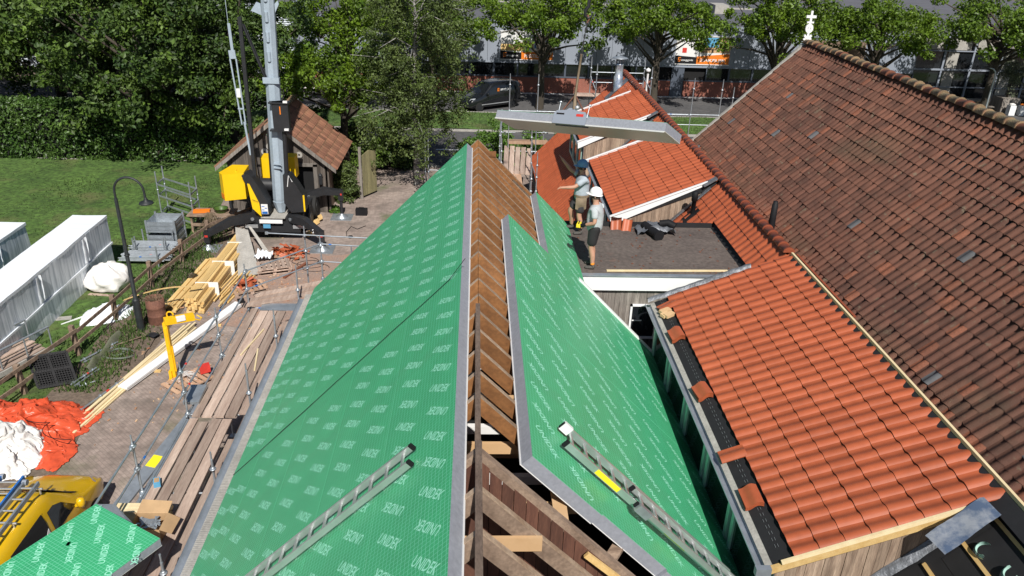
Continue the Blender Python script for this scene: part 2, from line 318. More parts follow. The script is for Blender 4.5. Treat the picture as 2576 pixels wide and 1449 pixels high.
blades('weed_blades', 6000, r_strip, .16, m_blade, 'rough grass and weeds along the fence')
def r_verge(n): return RNG.uniform(-14, 20, n), RNG.uniform(48.2, 52.7, n), np.full(n, .08)
blades('verge_blades', 6000, r_verge, .12, m_blade, 'grass blades on the road verge')

# ------------------------------------------------------------------ lettering
_tc = {}
def text_geo(s, bold=.0, shear=0.0, space=1.0):
    key = (s, bold, shear, space)
    if key in _tc: return _tc[key]
    c = bpy.data.curves.new('t', 'FONT'); c.body = s; c.size = 1; c.offset = bold; c.shear = shear; c.resolution_u = 2; c.space_character = space; c.align_x = 'CENTER'; c.align_y = 'CENTER'
    o = bpy.data.objects.new('t', c); COL.objects.link(o); bpy.context.view_layer.update()
    me = bpy.data.meshes.new_from_object(o.evaluated_get(bpy.context.evaluated_depsgraph_get()))
    vs = [v.co.copy() for v in me.vertices]; fs = [tuple(p.vertices) for p in me.polygons]
    bpy.data.objects.remove(o); bpy.data.curves.remove(c); bpy.data.meshes.remove(me)
    xs = [v.x for v in vs]; ys = [v.y for v in vs]; cx, cy = (min(xs)+max(xs))/2, (min(ys)+max(ys))/2
    w, h = max(xs)-min(xs), max(ys)-min(ys)
    _tc[key] = ([V((v.x-cx, v.y-cy, 0)) for v in vs], fs, w, h); return _tc[key]
def put_text(mb, s, c, ex, ey, width=None, height=None, bold=.0, shear=0, space=1.0):
    vs, fs, w, h = text_geo(s, bold, shear, space); ex, ey, c = V(ex).normalized(), V(ey).normalized(), V(c)
    sx = width/w if width else height/h; sy = height/h if height else sx
    mb.add([c+ex*(v.x*sx)+ey*(v.y*sy) for v in vs], fs)

# ------------------------------------------------------------------ insulation panels (core + foil + print + inner board)
def panel(parent, O, eu, ev, en, L, Wd, Tk, phase=0, prints=True, lining=None, name='insulation_panel', local=False):
    O, eu, ev, en = V(O), V(eu).normalized(), V(ev).normalized(), V(en).normalized()
    pt = lambda u, v, n: O+eu*u+ev*v+en*n
    def slab(u0, u1, v0, v1, n0, n1):
        return MB().add([pt(u, v, n) for n in (n0, n1) for v in (v0, v1) for u in (u0, u1)], [(0,2,3,1),(4,5,7,6),(0,1,5,4),(1,3,7,5),(3,2,6,7),(2,0,4,6)])
    core = P(parent, name, slab(0, L, 0, Wd, .014, Tk-.004), m_eps, local)
    P(core, 'inner_board', slab(.002, L-.002, .002, Wd+.012, 0, .0135), lining or m_whiteb, True)
    uvf = lambda p: ((p-O).dot(eu), (p-O).dot(ev))
    P(core, 'foil', slab(0, L, -.004, Wd-.004, Tk-.0035, Tk), m_foil, True, uv=uvf)
    if prints:
        mb = MB(); k = 0; d1 = (eu*.72+ev*.69).normalized() if prints == 1 else (-eu*.72+ev*.69).normalized(); d2 = en.cross(d1)
        for j, v in enumerate((Wd*.27, Wd*.75)):
            u = .3+phase+.24*j; k = j
            while u < L-.2:
                s = 1 if k % 2 == 0 else -1; jj = random.uniform(-.01, .01)
                put_text(mb, 'UNIDEK', pt(u, v+jj, Tk+.0012), d1*s, d2*s, width=.47, height=.115, bold=.012, shear=.1)
                u += .475; k += 1
        if mb.f: P(core, 'print', mb, m_print, True, kind='stuff')
    return core

# ------------------------------------------------------------------ barn with the green roof
R2 = math.sqrt(.5); AX, AZ = .08, 7.3; TK = .18
barn = thing('barn', 'long barn with green foil insulation panels and open timber ridge', 'barn', (0, 11, 0))
enL, enR = V((-R2,0,R2)), V((R2,0,R2))
evL, evR = V((R2,0,R2)), V((-R2,0,R2))           # up the slope
stp = 1.19*R2
for i in range(5):
    q1 = min(.13+stp*(i+1), 4.02); q0 = .13+stp*i; wd = (q1-q0)/R2
    for y0, y1 in ((2.5, 10.985), (11.0, 18.42)):
        O = V((AX-q1, y1, AZ-q1))
        panel(barn, O, (0,-1,0), evL, enL, y1-y0, wd-.006, TK, phase=(i*.17) % .4, prints=1)
for i, (q0, ya, yb) in enumerate(((.46, 6.92, 14.52), (1.30, 6.95, 18.42), (2.14, 6.9, 14.9), (2.98, 6.93, 14.75))):
    q1 = q0+stp if i < 3 else 3.86; wd = (q1-q0)/R2; ys = [ya, 11.0, yb]
    for y0, y1 in zip(ys[:-1], ys[1:]):
        O = V((AX+q1, y0, AZ-q1)); panel(barn, O, (0,1,0), evR, enR, y1-y0-.012, wd-.006, TK, phase=(i*.21) % .4, prints=1)
# rafters
ry = [5.42, 5.99] + [18.72] + list(np.arange(18.05, 7.4, -.522))
rl = 3.95/R2
def raf_mesh(sgn):
    m = MB(); d = V((sgn*R2, 0, -R2)); n = V((sgn*R2, 0, R2))
    a = V((0, 0, 0)); m.prism([a+V((0,-.034,0)), a+d*rl+V((0,-.034,0)), a+d*rl-n*.17+V((0,-.034,0)), V((0,-.034,-.24))], (0, .068, 0)); return m.mesh('rafter')
rms = {(s, o): raf_mesh(s) for s in (-1, 1) for o in (0, 1)}
m_rtop = M('weathered_rafter_edge', (.20, .125, .075), .9, c2=(.38, .29, .21), vs=3, rnd=.2, fine=.2)
rtop = {}
for s in (-1, 1):
    d_, n_ = V((s*R2, 0, -R2)), V((s*R2, 0, R2)); rtop[s] = MB().prism([V((0,-.036,0))+n_*.002, d_*rl+V((0,-.036,0))+n_*.002, d_*rl+V((0,-.036,0))+n_*.007, V((0,-.036,0))+n_*.007], (0,.072,0)).mesh('top_edge'); rtop[s].materials.append(m_rtop)
for y in ry:
    for s in (-1, 1):
        rf_ = link('rafter', rms[s, int(y < 7)], m_raft if y > 7 else m_oldwood, barn, mw=Matrix.Translation((AX+s*.003, y+random.uniform(-.015, .015), AZ+random.uniform(-.012, .006))))
        link('top_edge', rtop[s], None, rf_, True)
m_purlin = M('dark_ridge_beam', (.075, .050, .038), .85, c2=(.15, .11, .085), vs=3, stretch=(3, 1, 3), fine=.25)
P(barn, 'ridge_purlin', MB().box(AX-.034, 2.6, AZ-.03, AX+.034, 6.62, AZ+.09).box(AX-.040, 6.62, AZ-.02, AX+.022, 9.8, AZ+.065), m_purlin)
P(barn, 'collar_board', MB().box(-.36, 18.66, 6.9, .52, 18.70, 7.03), m_raft)
P(barn, 'collar_board', MB().box(-.55, 5.93, 6.55, .72, 5.97, 6.72), m_ply)
P(barn, 'collar_board', MB().box(-.40, 8.30, 6.65, .60, 8.36, 6.80), m_ply)
P(barn, 'collar_board', MB().box(-.60, 7.75, 6.35, .85, 7.80, 6.50), m_ply)
P(barn, 'collar_board', MB().box(-.50, 9.3, 6.60, .70, 9.35, 6.72), m_whiteb)
# sheathing under the rafters, in pieces with gaps
for y0 in np.arange(9.9, 18.4, 1.22):
    for s in (-1, 1):
        if random.random() < .45: continue
        q0, q1 = random.uniform(.18, .3), 3.7; a = random.uniform(.02, .10)
        dn = V((s*R2, 0, R2))*-.185
        pts = [V((AX+s*q, y, AZ-q))+dn for q, y in ((q0, y0), (q1, y0), (q1, y0+1.22-a), (q0, y0+1.22-a))]
        P(barn, 'sheathing_board', MB().prism(pts, V((s*R2,0,R2))*-.012), m_ply if random.random() < .6 else m_whiteb)
for i in range(26):   # offcuts and shavings caught on the rafters
    pass
# partition of vertical boards
yb = 6.6; x = -1.55; i = 0
while x < 2.75:
    w = random.uniform(.125, .15); x1 = x+w-.006; t0, t1 = 7.16-abs(x-AX), 7.16-abs(x1-AX); pk = []
    if x < AX < x1: pk = [V((AX, yb, 7.16))]
    dy = random.uniform(-.008, .008)
    P(barn, 'partition_board', MB().prism([V((x, yb+dy, 4.2)), V((x1, yb+dy, 4.2)), V((x1, yb+dy, t1))]+pk+[V((x, yb+dy, t0))], (0, .022, 0)), m_redwood)
    x += w
for s in (-1, 1):
    d = V((s*R2,0,-R2)); P(barn, 'gable_rafter', MB().bar(V((AX, yb+.05, 7.2)), V((AX, yb+.05, 7.2))+d*5.2, .10, .09, (0,1,0)), m_oldwood)
P(barn, 'purlin', MB().bar((1.02, 6.7, 6.18), (1.02, 7.6, 6.18), .16, .05), m_ply)
P(barn, 'purlin', MB().bar((1.55, 6.7, 5.55), (1.95, 7.3, 5.6), .14, .05), m_oldwood)
P(barn, 'lath', MB().bar((1.28, 6.50, 5.95), (2.45, 6.40, 4.95), .07, .04, (0,1,0)), m_timber)
P(barn, 'plaster_sheet', MB().prism([(.95,6.44,5.25),(1.9,6.44,5.30),(2.2,6.44,4.3),(.95,6.44,4.3)], (0,-.05,0)), m_kerb)
P(barn, 'plaster_sheet', MB().prism([(1.62,6.05,5.22),(2.28,6.05,5.22),(2.35,6.05,4.4),(1.7,6.05,4.4)], (0,-.03,0)), m_clad)
P(barn, 'plaster_sheet', MB().prism([(-.6,5.6,5.6),(.02,5.6,5.6),(.02,5.6,4.2),(-.6,5.6,4.2)], (0,-.03,0)), m_whiteb)
P(barn, 'plywood_sheet', MB().prism([(.12,5.2,5.75),(.9,5.25,5.55),(1.5,5.3,4.2),(.12,5.2,4.2)], (0,-.02,0)), m_ply)
foam = MB()
for i in range(16):
    t = i/15; c = V((1.98+t*.72, 6.36-.03*random.random(), 5.55-t*.72)); r = random.uniform(.03, .06)
    foam.lathe([(0,-r),(r*.8,-r*.6),(r,0),(r*.7,r*.7),(0,r)], c+V((random.uniform(-.03,.03),0,random.uniform(-.03,.03))), 7)
P(barn, 'foam_bead', foam, m_timber)
P(barn, 'foam_lump', MB().lathe([(0,-.07),(.06,-.04),(.08,.02),(.04,.07),(0,.09)], (2.02,6.34,5.6), 8), m_bag)
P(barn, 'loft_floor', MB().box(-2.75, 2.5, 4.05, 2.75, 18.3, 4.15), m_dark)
for i in range(5): P(barn, 'loft_joist', MB().box(-1.4, 7.2+i*.55, 5.9-.02*i, 1.5, 7.28+i*.55, 6.02-.02*i), m_whiteb if i % 2 else m_ply)
P(barn, 'outer_wall', MB().box(-3.85, 2.5, 0, -3.70, 18.4, 3.35).box(3.55, 2.5, 0, 3.70, 18.4, 3.6), m_fbrick)
P(barn, 'gable_wall', MB().prism([(-3.7,18.45,0),(3.55,18.45,0),(3.55,18.45,3.8),(AX,18.45,6.95),(-3.7,18.45,3.3)], (0,.12,0)), m_grey_wood)
P(barn, 'gable_felt', MB().prism([(.95,18.60,6.35),(2.3,18.60,5.0),(2.2,18.60,4.7),(1.0,18.60,5.9)], (0,.06,0)), m_soil)
P(barn, 'eave_strip', MB().grid(lambda u, v: (-4.30+u*.24, 2.5+v*15.9, 3.20+.03*u), 1, 8, False), m_galv)
g = MB()
for i in range(390): g.box(-4.29, 2.6+i*.0405, 3.235, -4.08, 2.6+i*.0405+.024, 3.245)
P(barn, 'eave_mesh', g, m_kerb, kind='stuff')
P(barn, 'gutter', MB().grid(lambda u, v: (-4.32-.07+.07*math.cos(math.pi*u), 2.5+v*15.9, 3.16-.07*math.sin(math.pi*u)), 6, 6), m_zinc)
# ragged white drip edge along the lower far cut of the right slope
d = MB()
for i in range(40):
    t = i/40; q = 2.05+t*1.9; c = V((AX+q+.10, 14.80-.03*t, AZ-q+.17)); d.ob(c, V((.025, 0, -.025)), V((0, .05, 0)), V((.012, 0, .02)))
P(barn, 'drip_edge', d, m_whiteb)
rope = [V((-.12-.002, 11.06, 7.50))]
for i in range(1, 14):
    q = i/13*4.0; rope.append(V((AX-q-.14, 11.06-.12*(i/13)+.01*math.sin(i*2), AZ-q+.14)))
T('rope', MB().tube(rope, .005, 6), m_black, 'thin black rope running straight down the left green roof slope', 'rope')

# ------------------------------------------------------------------ pantiles
def tile_mesh(w, l, h, th, n=8, seam=.006, name='tile', tip=0, ph=.12, pw=.86):
    m = MB(); prof = []
    for i in range(n+1):
        t = i/n; z = h*(.5-.5*math.cos(2*math.pi*((1-t)**pw+ph)))
        prof.append((t*(w+.012), z+seam*(1-t)))
    top = [];
    for j, (y, dz) in enumerate(((0, 0), (l, 0))):
        for x, z in prof: top.append((x, y+(tip*(abs(x/w-.5)*2)**2 if j == 0 else 0), z))
    k = n+1; m.add(top, [(i, i+1, k+i+1, k+i) for i in range(n)], True)
    fr = top[:k]; lo = [(x, y+.004, z-th) for x, y, z in fr]
    m.add(fr+lo, [(i, k+i, k+i+1, i+1) for i in range(n)])
    e0 = [top[n], top[2*n+1]]; m.add(e0+[(x, y, z-th) for x, y, z in e0], [(0,2,3,1)])
    m.add([top[0], top[k]]+[(x, y, z-th) for x, y, z in (top[0], top[k])], [(0,1,3,2)])
    return m
def roof_frames(O, eu, ev, en, nu, nv, w, gauge, tilt, jit=.0, sag=0):
    eu, ev, en = V(eu).normalized(), V(ev).normalized(), V(en).normalized(); out = []
    ct, st = math.cos(tilt), math.sin(tilt)
    for j in range(nv):
        for i in range(nu):
            p = V(O)+eu*(i*w)+ev*(j*gauge)+en*(random.uniform(-jit, jit)+sag*fbm(i*.045, j*.14)-sag*1.2*math.sin(math.pi*j/nv)*math.sin(math.pi*i/nu))
            a = random.uniform(-jit, jit)*1.5; e1 = (eu+ev*a).normalized(); e2 = ev*ct-en*st; e2 = (e2-e1*e2.dot(e1)).normalized(); e3 = e1.cross(e2)
            out.append((i, j, Matrix(((e1.x,e2.x,e3.x,p.x),(e1.y,e2.y,e3.y,p.y),(e1.z,e2.z,e3.z,p.z),(0,0,0,1)))))
    return out
def bake(parent, name, mb, mats, mat, kind='stuff', label=None):
    vs = np.array(mb.v); fs = mb.f; n = len(vs); V4 = np.c_[vs, np.ones(n)]
    av = np.concatenate([(V4 @ np.array(m).T)[:, :3] for m in mats]); me = bpy.data.meshes.new(name)
    af = [tuple(i+k*n for i in f) for k in range(len(mats)) for f in fs]
    me.from_pydata([tuple(p) for p in av], [], af); me.polygons.foreach_set('use_smooth', mb.sm*len(mats)); me.update()
    return link(name, me, mat, parent, kind=kind, label=label)
# ------------------------------------------------------------------ orange tiled house
RX, RZ = 6.65, 6.0; A22 = math.radians(22); C22, S22, T22 = math.cos(A22), math.sin(A22), math.tan(A22)
house = thing('tiled_house', 'house with new orange pantile roof and shallow dormers beside the barn', 'house', (6.6, 20, 0))
Dz = lambda x: RZ-(RX-x)*T22
Mz = lambda x: RZ-(RX-x)
TW, TG = .252, .345
tmb = tile_mesh(TW, TG+.05, .046, .016, 9, .008); tme = tmb.mesh('tile'); tme.materials.append(m_tile)
eyd = V((0,-1,0))                                     # columns run towards the camera
evD = V((C22,0,S22)); enD = V((-S22,0,C22)); evM = V((R2,0,R2)); enM = V((-R2,0,R2))
def dormer(y0, y1, xe, xt, individual, felt=False):
    """shallow roof from the eave x=xe to the ridge between y0 and y1, tiles starting at x=xt"""
    deck = MB(); a = xe; dn = .05
    deck.prism([(a, y0, Dz(a)-dn), (RX, y0, Dz(RX)-dn), (RX, y0, Dz(RX)-dn-.14), (a, y0, Dz(a)-dn-.14)], (0, y1-y0, 0))
    d = P(house, 'dormer', deck, m_felt)
    nu = int((y1-y0)/TW); nv = int(math.ceil((RX-.02-xt)/C22/TG-.25)); w = (y1-y0)/nu
    fr = roof_frames(V((xt, y1, Dz(xt)+.012)), eyd, evD, enD, nu, nv, w, (RX-.03-xt)/C22/nv, .055, .004)
    if individual:
        for i, j, mw in fr: link('tile', tme, m_tile, d, True, mw)
    else: bake(d, 'tile', tmb, [m for _, _, m in fr], m_tile).parent = d
    return d
dL = dormer(7.42, 14.98, 3.83, 4.14, True)
dA = dormer(20.12, 25.5, 3.80, 3.82, True)
dB = dormer(27.85, 31.95, 3.80, 3.82, False)
# main 45 degree slope
ms = MB(); ms.prism([(2.55, -3, Mz(2.55)-.08), (RX, -3, RZ-.08), (9.2, -3, RZ-.08-2.55), (9.2, -3, RZ-.3-2.55), (RX, -3, RZ-.3), (2.55, -3, Mz(2.55)-.3)], (0, 38.7, 0))
main = P(house, 'main_roof', ms, m_felt)
fr = []
for y0, y1, x0, x1 in ((15.2, 35.75, 2.62, 3.78), (18.45, 20.05, 3.78, 6.6), (25.55, 27.8, 3.78, 6.6), (32.0, 35.75, 3.78, 6.6), (20.05, 25.55, 3.78, 4.1), (27.8, 32.0, 3.78, 4.1), (14.95, 18.45, 6.05, 6.6)):
    nu = max(1, round((y1-y0)/TW)); nv = max(1, round((x1-x0)/R2/TG))
    fr += [m for _, _, m in roof_frames(V((x0, y1, Mz(x0)+.006)), eyd, evM, enM, nu, nv, (y1-y0)/nu, (x1-x0)/R2/nv, .055, .003)]
bake(main, 'tile', tmb, fr, m_tile).parent = main
fr = [m for _, _, m in roof_frames(V((8.9, 15.0, RZ-2.25)), (0,1,0), (-R2,0,R2), (R2,0,R2), 82, 9, TW, .345, .055, .003)]
bake(main, 'tile', tmb, fr, m_tile).parent = main
# ridge caps
rc = MB()
for j in range(2):
    pass
def ridge_mesh(r0, r1, l, n=10, zs=.85):
    m = MB(); vs = []
    for y, r in ((0, r0), (.05, r0*1.06), (.055, r0*.97), (l, r1)):
        vs += [(r*math.cos(math.pi*k/n), y, r*math.sin(math.pi*k/n)*zs) for k in range(n+1)]
    k = n+1; m.add(vs, [(j*k+i, (j+1)*k+i, (j+1)*k+i+1, j*k+i+1) for j in range(3) for i in range(n)], True)
    m.add(vs[:k], [tuple(range(k))]); return m
rme = ridge_mesh(.125, .112, .40).mesh('ridge_tile'); rme.materials.append(m_ridge)
for i, y in enumerate(np.arange(15.05, 35.6, .335)):
    link('ridge_tile', rme, None, main, True, Matrix.Translation((RX+random.uniform(-.004,.004), y, RZ+.005)) @ Matrix.Rotation(-.03, 4, 'X'))
# bare ridge batten, felt and hip on the near part
P(main, 'ridge_batten', MB().box(RX-.020, -2.5, RZ+.02, RX+.022, 14.9, RZ+.075), m_lath, True)
P(main, 'ridge_felt', MB().prism([(RX-.22,-2.5,RZ-.13),(RX-.03,-2.5,RZ+.018),(RX+.03,-2.5,RZ+.018),(RX+.30,-2.5,RZ-.25)], (0,17.4,0)), m_felt, True)
P(main, 'ridge_batten', MB().bar((RX+.16, 12.2, RZ-.02), (RX+.16, 15.0, RZ-.02), .05, .03), m_ridge, True)
# near felt slope with battens
for i, x in enumerate((4.62, 4.98, 5.36, 5.74, 6.12, 6.46)):
    P(main, 'batten', MB().ob((x, 2.3, Mz(x)-.052), (R2*.024,0,R2*.024), (0,4.95,0), (-R2*.02,0,R2*.02)), m_timber, True)
P(main, 'felt_lap', MB().prism([(5.9,-3,Mz(5.9)-.072),(6.5,-3,Mz(6.5)-.072),(6.5,-3,Mz(6.5)-.079),(5.9,-3,Mz(5.9)-.079)], (0,10.2,0)), m_felt, True)
tx = MB(); c = V((5.52, 6.75, Mz(5.52)-.076)); ex = V((.35*R2, -.93, .35*R2)).normalized(); ey = enM.cross(ex)
put_text(tx, 'ERVALEN', c+ey*.03, ex, ey, height=.055); put_text(tx, 'ANDEL', c-ey*.055, ex, ey, height=.055)
P(main, 'felt_print', tx, m_text_g, True)
P(house, 'wall', MB().box(2.75, 15.6, 0, 2.95, 35.6, 2.1).box(4.05, -3, 0, 4.2, 15.0, 3.2).box(9.0, -3, 0, 9.15, 35.6, 3.4), m_fbrick)
P(house, 'gable_wall', MB().prism([(2.8,35.55,0),(9.0,35.55,0),(9.0,35.55,3.4),(RX,35.55,RZ-.3),(2.8,35.55,2.0)], (0,.15,0)), m_grey_wood)
# dormer fronts (x = 3.95), cheeks, barge boards, gutters
def vboards(parent, name, pts_fn, x0, x1, y, mat, wmin=.11, wmax=.15):
    x = x0
    while x < x1-.01:
        w = min(random.uniform(wmin, wmax), x1-x); zt0, zt1, zb0, zb1 = pts_fn(x, x+w-.004)
        if zt0 > zb0+.02 or zt1 > zb1+.02:
            dy = random.uniform(-.006, .006)
            P(parent, name, MB().prism([(x,y+dy,zb0),(x+w-.004,y+dy,zb1),(x+w-.004,y+dy,max(zt1,zb1+.005)),(x,y+dy,max(zt0,zb0+.005))], (0,.02,0)), mat, True)
        x += w
for d, y0, y1, face in ((dL, 7.42, 14.98, 7.46), (dA, 20.12, 25.5, 20.16), (dB, 27.85, 31.95, 27.89)):
    vboards(d, 'cheek_board', lambda a, b: (Dz(a)-.16, Dz(b)-.16, Mz(a)-.1, Mz(b)-.1), 3.96, 6.4, face, m_cheek)
    P(d, 'front_wall', MB().box(3.95, y0+.05, 3.0, 4.02, y1-.03, 4.76), m_clad2, True)
    if d is not dL:
        for yy, s in ((y0, -1), (y1, 1)):
            xa, xb = 3.72, 6.22
            P(d, 'barge_board', MB().prism([(xa, yy-.02, Dz(xa)+.05), (xb, yy-.02, Dz(xb)+.05), (xb, yy-.02, Dz(xb)-.02), (xa+.02, yy-.02, Dz(xa)-.20)], (0,.022,0)), m_wpaint, True)
            P(d, 'barge_cap', MB().prism([(xa-.02, yy-.045, Dz(xa-.02)+.052), (xb+.05, yy-.045, Dz(xb+.05)+.052), (xb+.05, yy-.045, Dz(xb+.05)+.085), (xa-.02, yy-.045, Dz(xa-.02)+.085)], (0,.07,0)), m_wpaint, True)
        P(d, 'valley_flashing', MB().bar((4.15, y0-.10, Mz(4.15)+.09), (6.35, y0-.10, Mz(6.35)+.09), .12, .025, (0,0,1)), m_lead, True)
        P(d, 'flashing_end', MB().bar((6.15, y0-.06, Dz(6.15)+.03), (6.5, y0-.02, Dz(6.5)+.09), .16, .05), m_lead, True)
    P(d, 'gutter', MB().grid(lambda u, v: (3.76-.065*math.cos(math.pi*u), y0+.02+v*(y1-y0-.06), 4.80-.07*math.sin(math.pi*u)), 8, 4), m_zinc, True)
    P(d, 'gutter_rim', MB().tube([(3.695, y0, 4.80), (3.695, y1-.05, 4.80)], .014, 6), m_zinc, True)
    n = 5 if d is dL else 3; wl = (y1-y0-.4)/n
    for i in range(n):
        ya = y0+.25+i*wl; f = P(d, 'window_frame', MB().box(3.90, ya, 3.45, 3.948, ya+wl-.12, 3.55).box(3.90, ya, 4.5, 3.948, ya+wl-.12, 4.62).box(3.90, ya, 3.55, 3.948, ya+.10, 4.5).box(3.90, ya+wl-.22, 3.55, 3.948, ya+wl-.12, 4.5), m_teal, True)
        P(d, 'pane', MB().box(3.93, ya+.1, 3.55, 3.945, ya+wl-.22, 4.5), m_glass, True)
# lower dormer: felt strip with printed dashes, eave board, verge battens
P(dL, 'eave_board', MB().prism([(3.80, 7.45, Dz(3.8)-.045), (3.90, 7.45, Dz(3.9)-.045), (3.90, 7.45, Dz(3.9)-.035), (3.80, 7.45, Dz(3.8)-.035)], (0,7.5,0)), m_kerb, True)
P(dL, 'eave_felt', MB().grid(lambda u, v: (3.885+.30*u, 7.44+v*7.5, Dz(3.885+.30*u)-.03+.006*fbm(u*2, v*24)), 3, 40), m_felt, True)
ds = MB()
for i in range(62):
    y = 7.7+i*.118
    for xo in (4.0, 4.035): ds.ob((xo, y, Dz(xo)-.016), (C22*.0025, 0, S22*.0025), (0, .028, 0), (0, 0, .001))
P(dL, 'felt_print', ds, m_text_g, True)
P(dL, 'verge_batten', MB().bar((3.98, 7.40, Dz(3.98)+.0), (6.35, 7.40, Dz(6.35)+.0), .035, .055, (0,0,1)), m_lath, True)
P(dL, 'verge_beam', MB().bar((3.86, 7.42, Dz(3.86)-.10), (6.3, 7.42, Dz(6.3)-.10), .05, .10, (0,0,1)), m_timber, True)
P(dL, 'valley_flashing', MB().grid(lambda u, v: (4.3+v*2.1, 7.34+u*.11+.03*fbm(v*7, u), Mz(4.3+v*2.1)-.05+.10*u+.04*abs(fbm(v*9, u*3))), 4, 24), m_lead, True)
P(dL, 'far_flashing', MB().grid(lambda u, v: (3.75+v*2.1, 14.93+u*.16+.03*fbm(v*9, u), Dz(3.75+v*2.1)+.02+.07*math.sin(math.pi*u)+.02*fbm(v*15, 2)), 4, 24), m_lead, True)
P(dL, 'gutter_outlet', MB().box(3.66, 7.36, 4.72, 3.86, 7.44, 4.84), m_zinc, True)
# flat roofed link
flat = P(house, 'flat_roof', MB().box(2.28, 15.47, 5.0, 6.15, 18.38, 5.25), m_bit)
for i in range(3): P(flat, 'felt_seam', MB().box(2.30, 16.2+.85*i, 5.251, 6.12, 16.26+.85*i, 5.256), m_bit, True)
P(flat, 'upstand', MB().box(2.28, 18.38, 5.0, 6.0, 18.45, 5.36), m_felt, True)
P(flat, 'fascia', MB().box(2.26, 15.40, 4.90, 5.72, 15.465, 5.24), m_wpaint, True)
P(flat, 'fascia_trim', MB().box(2.24, 15.37, 5.245, 5.78, 15.48, 5.275), m_zinc, True)
P(flat, 'fascia_flashing', MB().bar((4.6, 15.42, 4.92), (5.95, 15.36, 5.32), .10, .03), m_lead, True)
vboards(flat, 'wall_board', lambda a, b: (4.9, 4.9, 2.6, 2.6), 2.3, 4.6, 15.5, m_grey_wood, .12, .16)
wf = P(flat, 'window_frame', MB().box(3.50, 15.44, 3.72, 3.545, 15.495, 4.53).box(3.5, 15.44, 4.49, 4.12, 15.495, 4.53).box(4.08, 15.44, 3.72, 4.12, 15.495, 4.49).box(3.5, 15.43, 3.68, 4.12, 15.495, 3.72).box(3.56, 15.46, 4.12, 3.78, 15.49, 4.14), m_wpaint, True)
P(flat, 'pane', MB().box(3.545, 15.475, 3.72, 4.08, 15.49, 4.49), m_glass, True)
# vents and chimney
v = MB().lathe([(.06,0),(.06,.42),(.085,.43),(.085,.68),(.07,.69),(0,.69)], (5.83,19.6,5.12), 12)
P(main, 'vent_pipe', v, m_black, True); P(main, 'vent_base', MB().ob((5.78,19.58,5.16), (R2*.26,0,R2*.26), (0,.15,0), (-R2*.02,0,R2*.02)), m_black, True)
P(main, 'vent_pipe', MB().lathe([(.085,-.3),(.075,.1),(.07,.42),(.055,.43),(.055,.50),(0,.51)], (6.92,16.9,6.0), 12), m_black, True)
ch = P(main, 'flue', MB().lathe([(.20,-.2),(.20,.55),(.17,.58),(.17,1.05),(.175,1.06),(.16,1.07)], (6.15,34.3,5.5), 16), m_mill, True)
cp = MB().lathe([(.0,1.42),(.33,1.33),(.34,1.31),(.0,1.34)], (6.15,34.3,5.5), 16)
for a in range(4): cp.box(6.15+.14*math.cos(a*1.57)-.012, 34.3+.14*math.sin(a*1.57)-.012, 6.55, 6.15+.14*math.cos(a*1.57)+.012, 34.3+.14*math.sin(a*1.57)+.012, 6.85)
P(main, 'flue_cap', cp, m_galv, True)
P(main, 'flue_flashing', MB().grid(lambda u, v: (5.65+.9*v, 34.0+.6*u, Mz(5.65+.9*v)+.07+.03*fbm(u*4, v*4)), 5, 6), m_lead, True)
# loose tiles, scrap and tools lying on the house
def loose_tile(x, y, z, rot, label):
    o = link('loose_tile', tme, m_tile); o.matrix_basis = Matrix.Translation((x, y, z)) @ rot; return tag(o, label, 'roof tile', 'loose orange tiles')
def tstack(x, y, n, rz, label, plane='D'):
    t = thing('tile_stack', label, 'tile stack', (x, y, Dz(x)), 0, 'tile stacks waiting on the black felt')
    for i in range(n):
        link('tile', tme, m_tile, t, mw=Matrix.Translation((x, y, Dz(x)+.0+.022*i)) @ Matrix.Rotation(-A22, 4, 'Y') @ Matrix.Rotation(rz+.02*i, 4, 'Z'))
tstack(3.86, 13.12, 4, .0, 'small stack of orange tiles on black felt nearest the wooden link wall')
tstack(3.86, 11.10, 4, .05, 'second small stack of orange tiles along the black felt from the link wall')
tstack(3.84, 8.42, 3, -.05, 'small stack of orange tiles on black felt nearest the metal sheet')
loose_tile(3.80, 9.72, Dz(3.8)+.03, Matrix.Rotation(-A22, 4, 'Y') @ Matrix.Rotation(-math.pi/2, 4, 'Z'), 'single orange tile laid across the black felt strip by the gutter')
loose_tile(3.86, 14.62, Dz(3.86)+.02, Matrix.Rotation(-A22, 4, 'Y') @ Matrix.Rotation(-math.pi/2+.25, 4, 'Z'), 'single orange tile at the far top corner of the black felt')
loose_tile(3.42, 18.35, 5.52, Matrix.Rotation(-.12, 4, 'Z') @ Matrix.Rotation(math.pi+.9, 4, 'X'), 'whole orange tile leaning on the flat roof upstand')
loose_tile(3.72, 18.30, 5.50, Matrix.Rotation(-.3, 4, 'Z') @ Matrix.Rotation(math.pi+.85, 4, 'X') @ Matrix.Scale(.9, 4), 'broken orange tile beside the whole one on the flat roof')
w = MB()
for c, r in (((3.98,14.35), .10), ((4.02,14.15), .09), ((3.95,14.2), .07)): w.ob((c[0], c[1], Dz(c[0])+.03), (r, r*.4, .02), (-.03, .06, 0), (0, 0, .03))
T('wood_offcuts', w, m_ply, 'pile of wood offcuts at the far end of the black felt', 'offcuts')
def shf(u, v):
    a = V((5.55,7.15,0)).lerp(V((6.37,7.48,0)), v); b = V((5.63,6.84,0)).lerp(V((6.44,7.18,0)), v); p = a.lerp(b, u); p.z = Dz(p.x)+.045-.05*u+.012*math.sin(v*9+u*2)+.008*fbm(u*3, v*7); return p
sh = MB().grid(shf, 6, 30)
T('metal_sheet', sh, m_mill, 'bent shiny metal flashing sheet lying across the tile edge', 'metal sheet')
